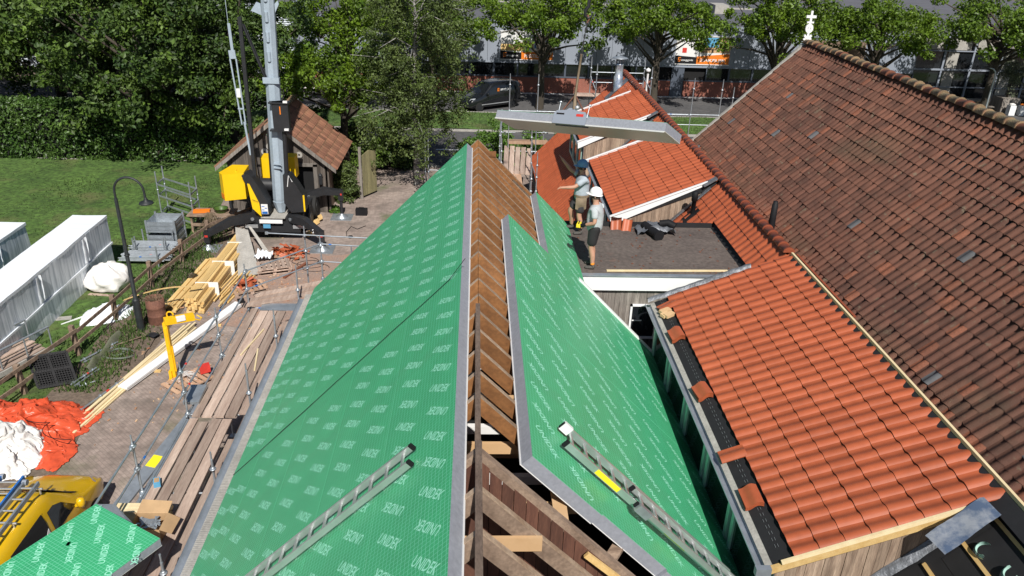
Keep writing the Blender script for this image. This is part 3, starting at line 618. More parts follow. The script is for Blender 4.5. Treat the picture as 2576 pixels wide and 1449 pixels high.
def hook(x, y, rz, label):
    t = thing('plastic_clips', label, 'clips', (x, y, Mz(x)-.06), 0, 'grey clips on the bare felt')
    for k in range(3):
        m = MB(); r = .105-.014*k
        for i in range(11):
            pass
        def f(u, v):
            a = math.pi*1.15*u; p = V((r*math.cos(a), r*math.sin(a)*1.1, .0)); p.z = .012+.045*v+.014*k
            q = Matrix.Rotation(rz+.12*k, 3, 'Z') @ p; return V((x, y, Mz(x)-.05)) + V((q.x*R2, q.y, q.x*R2)) + enM*q.z
        m.grid(f, 14, 1); P(t, 'clip', m, m_teal)
hook(6.22, 6.95, .3, 'upper bundle of grey curved clips on bare roof felt'); hook(5.85, 6.66, 1.6, 'lower bundle of grey curved clips on bare roof felt'); hook(6.28, 6.52, 1.2, 'bundle of grey curved clips at the right edge on bare felt')
t = thing('flashing_roll', 'heap of black pipe and crumpled flashing on the flat roof', 'scrap heap', (4.4, 17.75, 5.25))
P(t, 'pipe', MB().tube([(4.22,18.15,5.40),(4.45,17.55,5.36)], [.10,.115], 12).tube([(4.45,17.55,5.36),(4.47,17.49,5.36)], [.135,.135], 12), m_black)
P(t, 'crumpled_sheet', MB().grid(lambda u, v: (4.0+u*.95, 17.75+v*.5, 5.27+.22*abs(fbm(u*3, v*3, 2))+.12*math.sin(3*u)), 12, 8), m_lead)
P(t, 'pipe_elbow', MB().tube([(4.6,18.1,5.45),(4.8,18.05,5.5),(4.95,17.95,5.44)], .09, 10), m_black)
ch_ = MB()
for i in range(70):
    a = random.uniform(0,3); c = V((random.uniform(2.5,6.0), random.uniform(15.6,18.2), 5.262)); r = random.uniform(.008,.028); ch_.ob(c, (r*math.cos(a), r*math.sin(a), 0), (-r*.6*math.sin(a), r*.6*math.cos(a), 0), (0,0,.005))
o_ = link('roof_debris', ch_.mesh('roof_debris'), m_oldorange); o_['kind'] = 'stuff'; o_['label'] = 'small tile chips scattered on the flat roof'
T('lath', MB().bar((2.92,15.62,5.275),(5.63,15.70,5.275), .05, .03), m_lath, 'long pale lath lying along the flat roof edge', 'lath')

# ------------------------------------------------------------------ old house with weathered pantiles
BX, BZ = 7.35, 5.42; BS = 3.36
old = thing('old_house', 'farmhouse with large weathered brown pantile roof', 'house', (10.7, 14, 0))
P(old, 'roof_deck', MB().prism([(BX+.05, 1, BZ-.06), (BX+BS, 1, BZ+BS-.06), (BX+2*BS, 1, BZ-.06), (BX+2*BS, 1, BZ-.25), (BX+BS, 1, BZ+BS-.25), (BX+.05, 1, BZ-.25)], (0, 25.0, 0)), m_dark)
otm = tile_mesh(.205, .33, .064, .018, 7, .012, 'pantile', tip=.02, ph=.10, pw=.8); ome = otm.mesh('pantile')
omes = []
for mt in (m_old, m_oldgrey, m_oldorange):
    q = ome.copy(); q.materials.append(mt); omes.append(q)
nu = 122; nv = 18
fr = roof_frames(V((BX-.10, 26.0, BZ-.10)), (0,-1,0), evM, enM, nu, nv, .205, (BS+.10)/R2/nv, .080, .010, .035)
def key(m): p = m[2].translation; return (p-V((0,0,12.3))).length + (50 if p.y < 7.0 or p.y*.9 < (p.x-7.3)*1.2+5.5 else 0)
fr.sort(key=key); near = fr[:300]; rest = fr[300:]
def pick(i, j): r = random.random(); return 1 if r < .006+.04*max(0, fbm(i*.12+3, j*.2)-.15) else (2 if r < .035+.10*max(0, fbm(i*.09, j*.12)) + (.07 if i < 26 or j < 1 else 0) else 0)
for i, j, mw in near: link('pantile', omes[pick(i, j)], None, old, mw=mw)
for k in range(3):
    sel = [m for i, j, m in rest if (RNG.random() if False else True) and ((hash((i, j, 11)) % 1000)/1000 < .02)*1 == 0] if False else None
grp = {0: [], 1: [], 2: []}
for i, j, mw in rest: grp[pick(i, j)].append(mw)
for k, mt in enumerate((m_old, m_oldgrey, m_oldorange)): bake(old, 'pantile_field', otm, grp[k], mt)
fr = [m for _, _, m in roof_frames(V((BX+2*BS+.1, 1.2, BZ-.1)), (0,1,0), (-R2,0,R2), (R2,0,R2), 111, 19, .225, (BS+.10)/R2/19, .075, .006)]
bake(old, 'pantile_field', otm, fr, m_old)
rm2 = ridge_mesh(.15, .125, .42, 8).mesh('old_ridge_tile'); rm2.materials.append(m_mossy)
rm3 = rm2.copy(); rm3.materials.clear(); rm3.materials.append(m_oldorange)
for i, y in enumerate(np.arange(1.2, 25.9, .36)):
    link('ridge_tile', rm3 if random.random() < .28 else rm2, None, old, mw=Matrix.Translation((BX+BS+random.uniform(-.012,.012), y, BZ+BS+.02+random.uniform(-.012,.012))) @ Matrix.Rotation(random.uniform(-.05,.0), 4, 'X'))
P(old, 'verge_board', MB().prism([(BX-.15,26.02,BZ-.10),(BX+BS,26.02,BZ+BS+.07),(BX+BS,26.02,BZ+BS-.10),(BX-.05,26.02,BZ-.20)], (0,.12,0)), m_kerb)
P(old, 'gable_wall', MB().prism([(BX+.2,25.7,0),(BX+2*BS,25.7,0),(BX+2*BS,25.7,BZ-.25),(BX+BS,25.7,BZ+BS-.3),(BX+.2,25.7,BZ-.1)], (0,.25,0)), m_fbrick)
P(old, 'wall', MB().box(BX+.2, 1.2, 0, BX+.45, 25.7, BZ-.05).box(BX+2*BS-.45, 1.2, 0, BX+2*BS-.2, 25.7, BZ-.3), m_fbrick)
P(old, 'eave_gutter', MB().grid(lambda u, v: (BX-.02-.09*math.cos(math.pi*u), 1.2+24.6*v, BZ-.24-.08*math.sin(math.pi*u)), 6, 3), m_dark)
fx, fy, fz = BX+BS, 26.06, BZ+BS
fin = thing('gable_finial', 'carved white wooden finial on the gable tip of the brown roof', 'finial', (fx, fy, fz))
f = MB().box(fx-.035, fy, fz-.15, fx+.035, fy+.05, fz+.98).box(fx-.16, fy-.004, fz+.76, fx+.16, fy+.054, fz+.84).box(fx-.11, fy-.004, fz+.60, fx+.11, fy+.054, fz+.65)
for s in (-1, 1):
    f.prism([(fx+s*.03,fy,fz+.08),(fx+s*.13,fy,fz+.20),(fx+s*.10,fy,fz+.26),(fx+s*.03,fy,fz+.18)], (0,.05,0))
    f.prism([(fx+s*.03,fy,fz+.00),(fx+s*.14,fy,fz+.10),(fx+s*.11,fy,fz+.15),(fx+s*.03,fy,fz+.08)], (0,.05,0))
P(fin, 'post', f, m_wpaint)
ring = MB(); n = 18
vs = [V((fx+r*math.cos(2*math.pi*k/n), y, fz+.44+r*1.15*math.sin(2*math.pi*k/n))) for y in (fy-.005, fy+.055) for r in (.055, .125) for k in range(n)]
ring.add(vs, [(k, (k+1)%n, n+(k+1)%n, n+k) for k in range(n)]+[(2*n+k, 3*n+k, 3*n+(k+1)%n, 2*n+(k+1)%n) for k in range(n)]+[(n+k, n+(k+1)%n, 3*n+(k+1)%n, 3*n+k) for k in range(n)]+[(k, 2*n+k, 2*n+(k+1)%n, (k+1)%n) for k in range(n)])
P(fin, 'ring', ring, m_wpaint)

# ------------------------------------------------------------------ scaffold along the left eave
scaf = thing('scaffold', 'tube scaffold with wooden plank deck along the left eave', 'scaffold', (-5.4, 14.5, 0))
def standard(parent, x, y, z0, z1, r=.024, rings=(.0,)):
    s = P(parent, 'standard', MB().tube([(x,y,z0),(x,y,z1-.16)], r, 8).tube([(x,y,z1-.16),(x,y,z1)], r*.72, 8), m_galv)
    c = MB()
    for z in rings: c.lathe([(r,-.012),(.058,-.012),(.062,0),(.058,.012),(r,.012)], (x,y,z), 10).lathe([(r+.006,-.05),(r+.012,-.05),(r+.012,.05),(r+.006,.05)], (x,y,z), 8)
    P(s, 'rosette', c, m_galv, True, kind='stuff')
def ledger(parent, a, b, r=.021, name='ledger', mat=None):
    o = P(parent, name, MB().tube([a, b], r, 8), mat or m_galv)
    a, b = V(a), V(b); d = (b-a).normalized()
    P(o, 'wedge_head', MB().bar(a-d*.01, a+d*.07, .05, .08).bar(b-d*.07, b+d*.01, .05, .08), m_galv, True, kind='stuff')
    if random.random() < .5: P(o, 'colour_band', MB().tube([a+d*.25, a+d*.33], r*1.06, 8), m_red if random.random() < .6 else m_blue, True)
XO, XI = -6.06, -4.71
ys = [9.25, 11.76, 14.28, 16.75, 19.3]
for y in ys:
    standard(scaf, XO, y, .05, 3.66 if y > 10 else 3.2, rings=(2.38, 2.92, 3.42) if y > 10 else (2.38,)); standard(scaf, XI, y, .05, 3.30 if y < 13 else 3.64, rings=(2.38, 2.92))
    ledger(scaf, (XO, y, 2.36), (XI, y, 2.36), name='transom')
    for x in (XO, XI): P(scaf, 'base_jack', MB().box(x-.075, y-.075, .0, x+.075, y+.075, .012).tube([(x,y,.01),(x,y,.35)], .018, 8), m_galv)
for y0, y1 in zip(ys[:-1], ys[1:]):
    for z in (2.36, 2.92, 3.42): ledger(scaf, (XO, y0+.03, z), (XO, y1-.03, z), name='guard_rail' if z > 2.5 else 'ledger')
    ledger(scaf, (XI, y0+.03, 2.36), (XI, y1-.03, 2.36))
    ledger(scaf, (XI+.28, y0+.03, 2.33), (XI+.28, y1-.03, 2.33))
bx = [(-5.92,-5.72),(-5.70,-5.48),(-5.46,-5.24),(-5.22,-5.00),(-4.95,-4.76)]
for ya, yb_, dz in ((7.0, 14.02, 0), (14.08, 19.0, .012)):
    for i, (a, b) in enumerate(bx):
        j = random.uniform(-.14, .12); P(scaf, 'deck_plank', MB().bar(((a+b)/2+random.uniform(-.015,.015), ya+.1*(i == 4), 2.43+dz+random.uniform(-.008,.01)), ((a+b)/2+random.uniform(-.03,.03), yb_+j-.6*(i == 4), 2.43+dz+random.uniform(-.008,.01)), b-a-random.uniform(.004,.03), .042), m_plank)
# far end bay with skewed planks
for x, y in ((-4.4, 21.15), (-5.0, 21.9), (-2.9, 21.4), (-3.4, 20.4)): standard(scaf, x, y, .05, 3.75, rings=(2.4, 2.95, 3.45))
for a, b in (((-6.06,19.3,3.45),(-4.4,21.15,3.5)),((-6.06,19.3,2.92),(-4.4,21.15,2.95)),((-4.4,21.15,3.5),(-2.2,20.9,3.5)),((-4.4,21.15,2.95),(-2.2,20.9,2.95)),((-4.71,19.3,2.36),(-4.4,21.15,2.4)),((-6.1,21.8,3.55),(-2.3,21.45,3.55))): ledger(scaf, a, b, name='guard_rail')
for i in range(3):
    P(scaf, 'deck_plank', MB().bar((-6.2+.1*i, 19.15+.26*i, 2.50+.02*i), (-3.7+.2*i, 20.35+.40*i, 2.50+.02*i), .21, .042), m_plank)
P(scaf, 'toe_plate', MB().grid(lambda u, v: (-5.7+u*1.25, 18.95+v*.42, 2.47), 1, 1, False), m_galv)
# tubes lying along the outer edge of the deck
for i in range(4): P(scaf, 'stored_tube', MB().tube([(-6.0+.045*i, 11.2, 2.42), (-6.0+.045*i, 14.0, 2.42)], .02, 8), m_galv)
for a, b in (((-5.55, 16.6), (-5.32, 17.9)), ((-5.05, 15.9), (-5.22, 16.9))):
    T('lath_offcut', MB().bar((*a, 2.475), (*b, 2.475), .035, .025), m_lath, 'short pale lath on the scaffold deck nearer the '+('timber stack' if a[0] < -5.3 else 'green roof'), 'lath', 'lath offcuts on the deck')
# leaning aluminium deck below the scaffold
t = thing('aluminium_deck', 'long aluminium scaffold deck with yellow sticker leaning outside the scaffold', 'scaffold deck', (-6.9, 13.5, 0))
P(t, 'deck', MB().bar((-7.45, 12.6, .75), (-6.35, 16.2, 1.55), .30, .05), m_galv)
P(t, 'sticker', MB().bar((-6.99, 14.10, 1.113), (-6.90, 14.40, 1.180), .24, .008), m_stick)
T('deck_end_box', MB().bar((-6.05, 14.5, 2.5), (-6.05, 15.1, 2.56), .34, .07), m_galv, 'grey metal hatch plate on the outer scaffold rail', 'metal plate')
t = thing('blue_box', 'small blue carton with orange top on the scaffold deck', 'box', (-5.8, 11.9, 2.46))
P(t, 'carton', MB().ob((-5.82,11.88,2.51), (.055,.02,0), (-.03,.08,0), (0,0,.055)), m_lblue); P(t, 'contents', MB().ob((-5.82,11.88,2.567), (.042,.015,0), (-.022,.06,0), (0,0,.002)), m_card)
t = thing('lath_bundle', 'bundle of pale laths across the deck behind the cardboard box', 'timber bundle', (-5.8, 11.1, 2.46))
for i in range(5):
    for j in range(3): P(t, 'lath', MB().box(-6.28+.02*random.random(), 10.98+i*.05, 2.455+j*.045, -5.28-.05*random.random(), 11.026+i*.05, 2.498+j*.045), m_lath)
t = thing('cardboard_box', 'torn open cardboard box full of metal brackets on the deck', 'box', (-5.45, 10.65, 2.46))
bxm = MB(); x0, x1, y0, y1, z0, z1 = -5.75, -5.22, 10.4, 10.82, 2.455, 2.72
bxm.box(x0,y0,z0,x1,y1,z0+.01).box(x0,y0,z0,x0+.008,y1,z1).box(x1-.008,y0,z0,x1,y1,z1).box(x0+.008,y0,z0,x1-.008,y0+.008,z1).box(x0+.008,y1-.008,z0,x1-.008,y1,z1)
P(t, 'carton', bxm, m_card)
P(t, 'flap', MB().prism([(x0,y1,z1),(x1,y1,z1),(x1+.02,y1+.2,z1+.08),(x0+.03,y1+.22,z1+.1)], (0,.006,.006)), m_card); P(t, 'flap', MB().prism([(x1,y0,z1),(x1,y1,z1),(x1+.2,y1-.02,z1-.10),(x1+.17,y0+.04,z1-.12)], (.006,0,.006)), m_card); P(t, 'flap', MB().prism([(x0,y0,z1),(x0,y1,z1),(x0-.2,y1,z1+.02),(x0-.16,y0+.1,z1+.06)], (.006,0,.006)), m_card)
b = MB()
for i in range(26): b.bar((random.uniform(x0+.06,x1-.06), random.uniform(y0+.05,y1-.05), z0+.2+.05*random.random()), (random.uniform(x0+.06,x1-.06), random.uniform(y0+.05,y1-.05), z0+.2+.05*random.random()), .03, .01)
P(t, 'brackets', b, m_galv, kind='stuff')
# green panel piece on the scaffold rail, lower left
t = thing('panel_offcut', 'green printed insulation panel piece tilted on the scaffold rail', 'insulation panel', (-6.0, 9.4, 2.5))
K, Kr, Kl = V((-6.03,10.20,3.46)), V((-4.86,9.22,3.46)), V((-6.83,8.88,3.46))
eu = (Kl-K).normalized(); ev = Kr-K; ev -= eu*ev.dot(eu); wd = ev.length; ev.normalize(); en = V((0,0,1))
c = panel(t, K-en*.16+eu*.06, -eu, ev, en, 0.0001, .0001, .16, prints=False) if False else None
def simple_panel(parent, O, eu, ev, en, L, Wd, Tk, lining, txt):
    O, eu, ev, en = V(O), eu.normalized(), ev.normalized(), en.normalized()
    pt = lambda u, v, n: O+eu*u+ev*v+en*n
    def slab(u0, u1, v0, v1, n0, n1):
        m = MB().add([pt(u, v, n) for n in (n0, n1) for v in (v0, v1) for u in (u0, u1)], [(0,2,3,1),(4,5,7,6),(0,1,5,4),(1,3,7,5),(3,2,6,7),(2,0,4,6)]); return m
    P(parent, 'foam_core', slab(0, L, 0, Wd, .014, Tk-.004), m_eps); P(parent, 'inner_board', slab(-.012, L, -.012, Wd-.004, 0, .0135), lining)
    P(parent, 'foil', slab(0.0, L, 0, Wd, Tk-.0035, Tk), m_foil, uv=lambda p: ((p-O).dot(eu), (p-O).dot(ev)))
    if txt:
        d1 = (eu*.72+ev*.69).normalized(); d2 = en.cross(d1); mb = MB(); k = 0
        for j, v in enumerate(np.arange(.22, Wd, .42)):
            u = .16+.24*(j % 2)
            while u < L-.1:
                s = 1 if k % 2 else -1; put_text(mb, 'UNIDEK', pt(u, v, Tk+.0015), d1*s, d2*s, width=.42, height=.10, bold=.012, shear=.1); u += .47; k += 1
            k += 1
        P(parent, 'print', mb, m_print, kind='stuff')
simple_panel(t, K-en*.16, eu, ev, en, 3.2, wd, .16, m_whiteb, 1)
bev = MB().prism([K+V((0,0,-.005)), Kr+V((0,0,-.005)), Kr+V((.06,.14,-.12)), K+V((.22,.13,-.12))], (0,0,-.03)); P(t, 'bevelled_end', bev, m_eps)

# ------------------------------------------------------------------ hoisted panel, clamp, sling, hook
ho = thing('hoisted_panel', 'grey insulation panel hanging in the air from the crane sling', 'insulation panel', (2.2, 16.8, 8.4))
Lh, Wh, Th = V((-.78,.62,-.10)), V((.58,.66,-.47)), V((.23,.42,.88))
Lh.normalize(); Wh = (Wh-Lh*Wh.dot(Lh)).normalized(); Th2 = Lh.cross(Wh); Th = Th2 if Th2.z > 0 else -Th2
Oh = V((3.82, 15.55, 8.39))
simple_panel(ho, Oh, Lh, Wh, Th, 4.30, .83, .194, m_liner, 0)
P(ho, 'white_edge', MB().bar(Oh-Wh*.014-Th*.004, Oh+Lh*4.30-Wh*.014-Th*.004, .012, .022), m_whiteb)
cl = thing('panel_clamp', 'grey steel lifting clamp gripping the hoisted panel', 'clamp', Oh+Lh*1.85)
cc = Oh+Lh*2.27-Wh*.03
prof = [(-.42,-.02),(.42,-.02),(.42,.20),(.36,.27),(.12,.29),(.06,.34),(-.06,.34),(-.12,.29),(-.36,.27),(-.42,.20)]
P(cl, 'plate', MB().prism([cc-Lh*a+Th*b_ for a, b_ in prof], -Wh*.03), m_clad)
P(cl, 'plate', MB().prism([cc-Lh*a+Th*b_ for a, b_ in prof], -Wh*.03).xf(Matrix.Translation(Wh*.16)), m_clad2)
P(cl, 'slot', MB().ob(cc-Lh*.25+Th*.19-Wh*.032, Lh*.09, Th*.028, Wh*.002), m_red); P(cl, 'slot', MB().ob(cc+Lh*.25+Th*.20-Wh*.032, Lh*.10, Th*.018, Wh*.002), m_dark)
P(cl, 'bolt', MB().tube([cc+Lh*.33+Th*.22, cc+Lh*.33+Th*.46], .012, 6).tube([cc+Lh*.33+Th*.46, cc+Lh*.33+Th*.48], .035, 8), m_galv); P(cl, 'bolt', MB().tube([cc-Lh*.42+Th*.15, cc-Lh*.42+Th*.42], .012, 6).tube([cc-Lh*.42+Th*.42, cc-Lh*.42+Th*.44], .035, 8), m_galv)
P(cl, 'gauge', MB().lathe([(0,-.05),(.05,-.03),(.055,.03),(0,.06)], cc-Lh*.12+Th*.36, 10), m_alu)
top = V((2.15, 15.75, 10.55))
def chain(parent, a, b, r=.02):
    a, b = V(a), V(b); n = int((b-a).length/.06); m = MB(); d = (b-a)/n
    for i in range(n):
        s = V((1,0,0)) if i % 2 else V((0,1,0)); m.ob(a+d*(i+.5), s*r, d*.62, s.cross(d).normalized()*.006)
    P(parent, 'chain', m, m_steel, kind='stuff')
sl = thing('crane_sling', 'chain and webbing sling between crane hook and panel clamp', 'sling', cc+Th*.35)
P(sl, 'webbing', MB().tube([cc+Th*.32-Lh*.06, cc+Th*.6+V((0,0,.05)), V((2.21,16.93,9.65))], [.05,.03,.025], 6), m_pouch)
P(sl, 'webbing_loop', MB().tube([cc+Th*.30+Lh*.22, cc+Th*.62+V((0,0,.02)), cc+Th*.32-Lh*.28], .022, 6), m_rust)
chain(sl, (2.21,16.93,9.65), (2.29,17.0,10.30)); 
HK = V((.17, 1.25, -.15))
hk = thing('crane_hook', 'dark crane hook on its hoist rope above the hoisted panel', 'hook', V((2.13,15.75,10.5))+HK)
P(hk, 'hook', MB().tube([V((2.13,15.75,10.95)), V((2.13,15.75,10.75)), V((2.07,15.75,10.66)), V((2.07,15.75,10.57)), V((2.13,15.75,10.51)), V((2.20,15.75,10.55)), V((2.21,15.75,10.62))], [.035,.035,.035,.032,.03,.022,.01], 8).xf(Matrix.Translation(HK)), m_steel)
P(hk, 'shackle', MB().tube([(2.12,15.75,10.42),(2.16,15.75,10.5),(2.12,15.75,10.58)], .022, 6).xf(Matrix.Translation(HK)), m_rust)
P(hk, 'hoist_rope', MB().tube([(2.13,15.75,10.9),(2.14,15.75,24.0)], .016, 6).xf(Matrix.Translation(HK)), m_steel)

# ------------------------------------------------------------------ ladders on the roof
def ladder(parent, a, b, side, rail_h, n, en, mat=None):
    a, b, side, en = V(a), V(b), V(side), V(en); d = (b-a).normalized()
    for s in (-.5, .5): 
        r = P(parent, 'rail', MB().bar(a+side*s, b+side*s, .028, rail_h, en), mat or m_alu)
        P(r, 'end_cap', MB().bar(a+side*s-d*.03, a+side*s+d*.015, .034, rail_h*1.06, en), m_black, True)
    L = (b-a).length
    for i in range(n):
        c = a+d*(L*(i+.5)/n); P(parent, 'rung', MB().bar(c-side*.5, c+side*.5, .028, .024, en), mat or m_alu)
dl = V((-R2,0,-R2)); t = thing('roof_ladder', 'aluminium ladder lying down the left green slope with black end caps', 'ladder', (-1.5, 7.0, 6.0))
a = V((-.60,6.92,6.92))+enL*.07; ladder(t, a, a+dl*3.6+V((0,.14,0)), (0,.28,0), .075, 14, enL)
dr = V((R2,0,-R2)); t = thing('roof_ladder', 'aluminium extension ladder with yellow stickers on the right green slope', 'ladder', (2.0, 7.6, 5.6))
a = V((1.08,7.72,6.62))+enR*.06; b = a+dr*3.4; ladder(t, a, b, (0,.36,0), .09, 13, enR)
for s in (.55, 1.9): P(t, 'sticker', MB().bar(a+dr*s+V((0,-.1955,0)), a+dr*(s+.42)+V((0,-.1955,0)), .003, .07, enR), m_stick)
a2 = V((1.90,7.50,5.80))+enR*.15; ladder(t, a2, a2+dr*2.2, (0,.30,0), .07, 8, enR)
P(t, 'hinge', MB().bar(a2-V((0,.18,0)), a2+dr*.22-V((0,.18,0)), .06, .11, enR), m_galv)
P(t, 'hook_end', MB().bar(a+V((0,.18,0))-dr*.02, a+V((0,.18,0))+dr*.12, .05, .12, enR), m_whiteb)

# ------------------------------------------------------------------ yard: fence, piles, bags
fence = thing('paddock_fence', 'weathered post and rail fence between lawn and yard', 'fence', (-11.2, 24, 0))
fp = [(-9.25,31.6),(-10.45,29.35),(-10.85,27.4),(-11.2,25.3),(-11.42,22.85),(-11.65,20.7),(-12.15,18.6),(-12.6,16.6),(-13.0,14.6)]
for i, (x, y) in enumerate(fp):
    h = .98+random.uniform(-.06,.08); w = .065
    P(fence, 'post', MB().prism([(x-w,y-w,0),(x+w,y-w,0),(x+w*.95,y+w,0),(x-w,y+w,0)], (random.uniform(-.04,.04),random.uniform(-.03,.03),h)), m_oldwood)
for (xa, ya), (xb, yb_) in zip(fp[:-1], fp[1:]):
    for z in (.82, .42): P(fence, 'rail', MB().bar((xa+.08, ya, z+random.uniform(-.03,.03)), (xb+.08, yb_, z+random.uniform(-.03,.03)), .035, .11), m_oldwood)
def crumple_box(x0, x1, y0, y1, z0, z1, amp, nx, ny, nz, seed, skew=0):
    m = MB()
    def dis(p):
        n = V((fbm(p.x*.9+seed, p.y*.9, p.z*.9), fbm(p.x*.9, p.y*.9+seed, p.z*1.1+9), fbm(p.x*.8, p.y*.8+5, p.z+seed))); return p+n*amp
    L = lambda a, b, t: a+(b-a)*t
    m.grid(lambda u, v: dis(V((L(x0,x1,u), L(y0,y1,v), z1))), nx, ny)
    m.grid(lambda u, v: dis(V((L(x0,x1,u), y0, L(z0,z1,v)))), nx, nz); m.grid(lambda u, v: dis(V((L(x1,x0,u), y1, L(z0,z1,v)))), nx, nz)
    m.grid(lambda u, v: dis(V((x1, L(y0,y1,u), L(z0,z1,v)))), ny, nz); m.grid(lambda u, v: dis(V((x0, L(y1,y0,u), L(z0,z1,v)))), ny, nz)
    return m
def pile(x0, x1, y0, y1, label, seed):
    t = thing('wrapped_stack', label, 'wrapped stack', ((x0+x1)/2, (y0+y1)/2, 0), 0, 'white wrapped panel stacks on the lawn')
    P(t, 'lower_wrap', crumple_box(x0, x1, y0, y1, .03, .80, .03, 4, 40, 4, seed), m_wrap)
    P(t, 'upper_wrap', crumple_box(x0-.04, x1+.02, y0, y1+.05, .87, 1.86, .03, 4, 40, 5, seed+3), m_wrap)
    P(t, 'ledge', MB().box(x0, y0, .80, x1+.05, y1+.08, .868), m_wraptop)
    P(t, 'top_sheet', crumple_box(x0-.05, x1+.03, y0, y1+.06, 1.80, 1.90, .018, 6, 50, 1, seed+7), m_wraptop)
    for yy in (y1-2.1, y1-5.2):
        f = MB().grid(lambda u, v: V((x1+.04+.04*math.sin(7*u)+.03*random.random(), yy+u*.28+.06*v, .95+v*.85)), 4, 6); P(t, 'loose_film', f, m_wraptop)
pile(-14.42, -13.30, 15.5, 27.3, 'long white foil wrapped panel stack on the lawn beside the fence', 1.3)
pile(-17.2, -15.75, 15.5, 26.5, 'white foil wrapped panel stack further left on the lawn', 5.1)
def lump(name, c, rx, ry, rz, mat, label, cat, amp=.25, fq=2.2, nu=36, nv=18, seed=0, flat=True):
    def f(u, v):
        a = 2*math.pi*u; e = (v)*math.pi/2
        p = V((math.cos(a)*math.cos(e), math.sin(a)*math.cos(e), math.sin(e))); k = 1+amp*fbm(p.x*fq+seed, p.y*fq, p.z*fq+seed)
        k2 = 1+amp*.5*abs(fbm(p.x*fq*2.5+seed, p.y*fq*2.5+3, p.z*4))
        return V(c)+V((p.x*rx*k*k2, p.y*ry*k*k2, max(.004, p.z*rz*k*k2)))
    return T(name, MB().grid(f, nu, nv), mat, label, cat)
t = thing('big_bag', 'bulging white woven sack standing on a wooden board on the lawn', 'sack', (-12.55, 25.1, 0))
def bagf(u, v):
    a = 2*math.pi*u; prof = [(0,0),(.52,.0),(.66,.18),(.68,.42),(.58,.66),(.42,.82),(.2,.9),(0,.86)]; k = v*(len(prof)-1); i = min(int(k), len(prof)-2); q = k-i
    r = prof[i][0]*(1-q)+prof[i+1][0]*q; z = prof[i][1]*(1-q)+prof[i+1][1]*q; n = 1+.22*fbm(math.cos(a)*1.5, math.sin(a)*1.5, z*2.5)+.08*math.sin(5*a+z*8)
    return V((-12.55+r*n*math.cos(a)*1.05, 25.2+r*n*math.sin(a)*.85, .05+max(0, z*(1+.16*fbm(math.cos(a)*2, math.sin(a)*2, 3)))))
P(t, 'sack', MB().grid(bagf, 40, 24), m_bag); P(t, 'board', MB().bar((-13.1,24.7,.03),(-12.3,24.6,.03),.14,.04), m_plank)
T('foil_heap', MB().grid(lambda u, v: V((-12.45+u*1.5-.3*v, 22.35+v*1.2+.5*u, .02+.38*max(0, math.sin(math.pi*u)*math.sin(math.pi*v))*(.6+1.1*abs(fbm(u*4, v*4))))), 30, 24), m_wraptop, 'crumpled white plastic film heap behind the fence rails', 'plastic film')
T('white_pole', MB().bar((-13.0,22.5,.04),(-12.3,23.35,.06),.05,.03), m_wpaint, 'thin white strip on the grass beside the plastic film', 'strip')
T('paving_slab', MB().ob((-13.1,22.9,.03),(.22,.05,0),(-.04,.12,0),(0,0,.03)), m_kerb, 'small flat concrete slab on the grass by the wrapped stack', 'slab')
# lamp post
lp = thing('street_lamp', 'dark goose neck street lamp standing by the fence and drum', 'street lamp', (-10.4, 22.2, 0))
P(lp, 'post', MB().tube([(-10.4,22.2,0),(-10.4,22.2,1.1)], [.115,.105], 12).tube([(-10.4,22.2,1.1),(-10.40,22.2,1.16),(-10.41,22.2,4.4)], [.10,.062,.048], 12).lathe([(.07,-.02),(.085,0),(.07,.02)], (-10.4,22.2,2.6), 10), m_lampgreen)
neck = [(-10.41,22.2,4.4)]+[(-10.41+.42-.42*math.cos(a), 22.2, 4.62+.42*math.sin(a)) for a in np.linspace(0, math.pi, 12)]+[(-9.565,22.2,4.38)]
P(lp, 'neck', MB().tube(neck, .034, 10), m_lampgreen)
P(lp, 'lamp_shade', MB().lathe([(.035,.16),(.06,.10),(.07,.05),(.19,.02),(.21,-.02),(.20,-.03),(.1,-.01),(0,0)], (-9.56,22.2,4.28), 16), m_lampgreen)
dr_ = thing('oil_drum', 'rusty brown oil drum filled with dry twigs beside the lamp post', 'drum', (-10.05, 22.75, 0))
P(dr_, 'barrel', MB().lathe([(.28,0),(.29,.02),(.28,.28),(.292,.30),(.28,.32),(.28,.57),(.292,.59),(.28,.61),(.285,.88),(.27,.88),(.265,.6),(0,.6)], (-10.1,22.8,0), 18), m_rust)
tw = MB()
for i in range(40): a, b_ = random.uniform(0,6.28), random.uniform(.05,.25); tw.tube([(-10.1+b_*math.cos(a),22.8+b_*math.sin(a),.7),(-10.1+random.uniform(-.4,.4),22.8+random.uniform(-.4,.4),.92+.16*random.random())], .006, 4, False)
P(dr_, 'twigs', tw, m_dry, kind='stuff')
# steel stillages and crates
def crate(z0, label):
    t = thing('steel_crate', label, 'crate', (-12.05, 29.6, z0), 0, 'stacked galvanised crates'); x0, x1, y0, y1, h = -12.62, -11.55, 28.95, 29.95, .47
    m = MB()
    for i in range(5):
        z = z0+.03+i*.086; o = .012*(i % 2)
        for a in (0, 1): m.box(x0-o, y0-o if a == 0 else y1-.01, z, x1+o, y0+.01 if a == 0 else y1+o, z+.083); m.box(x0-o if a == 0 else x1-.01, y0, z, x0+.01 if a == 0 else x1+o, y1, z+.083)
    P(t, 'ribbed_wall', m, m_galv); P(t, 'floor', MB().box(x0,y0,z0+.02,x1,y1,z0+.03), m_galv)
    for x in (x0, x1):
        for y in (y0, y1): P(t, 'corner_post', MB().box(x-.035,y-.035,z0,x+.035,y+.035,z0+h+.05), m_galv)
crate(.05, 'lower ribbed galvanised crate of the two stacked on the lawn'); crate(.60, 'upper open ribbed galvanised crate of the two stacked on the lawn')
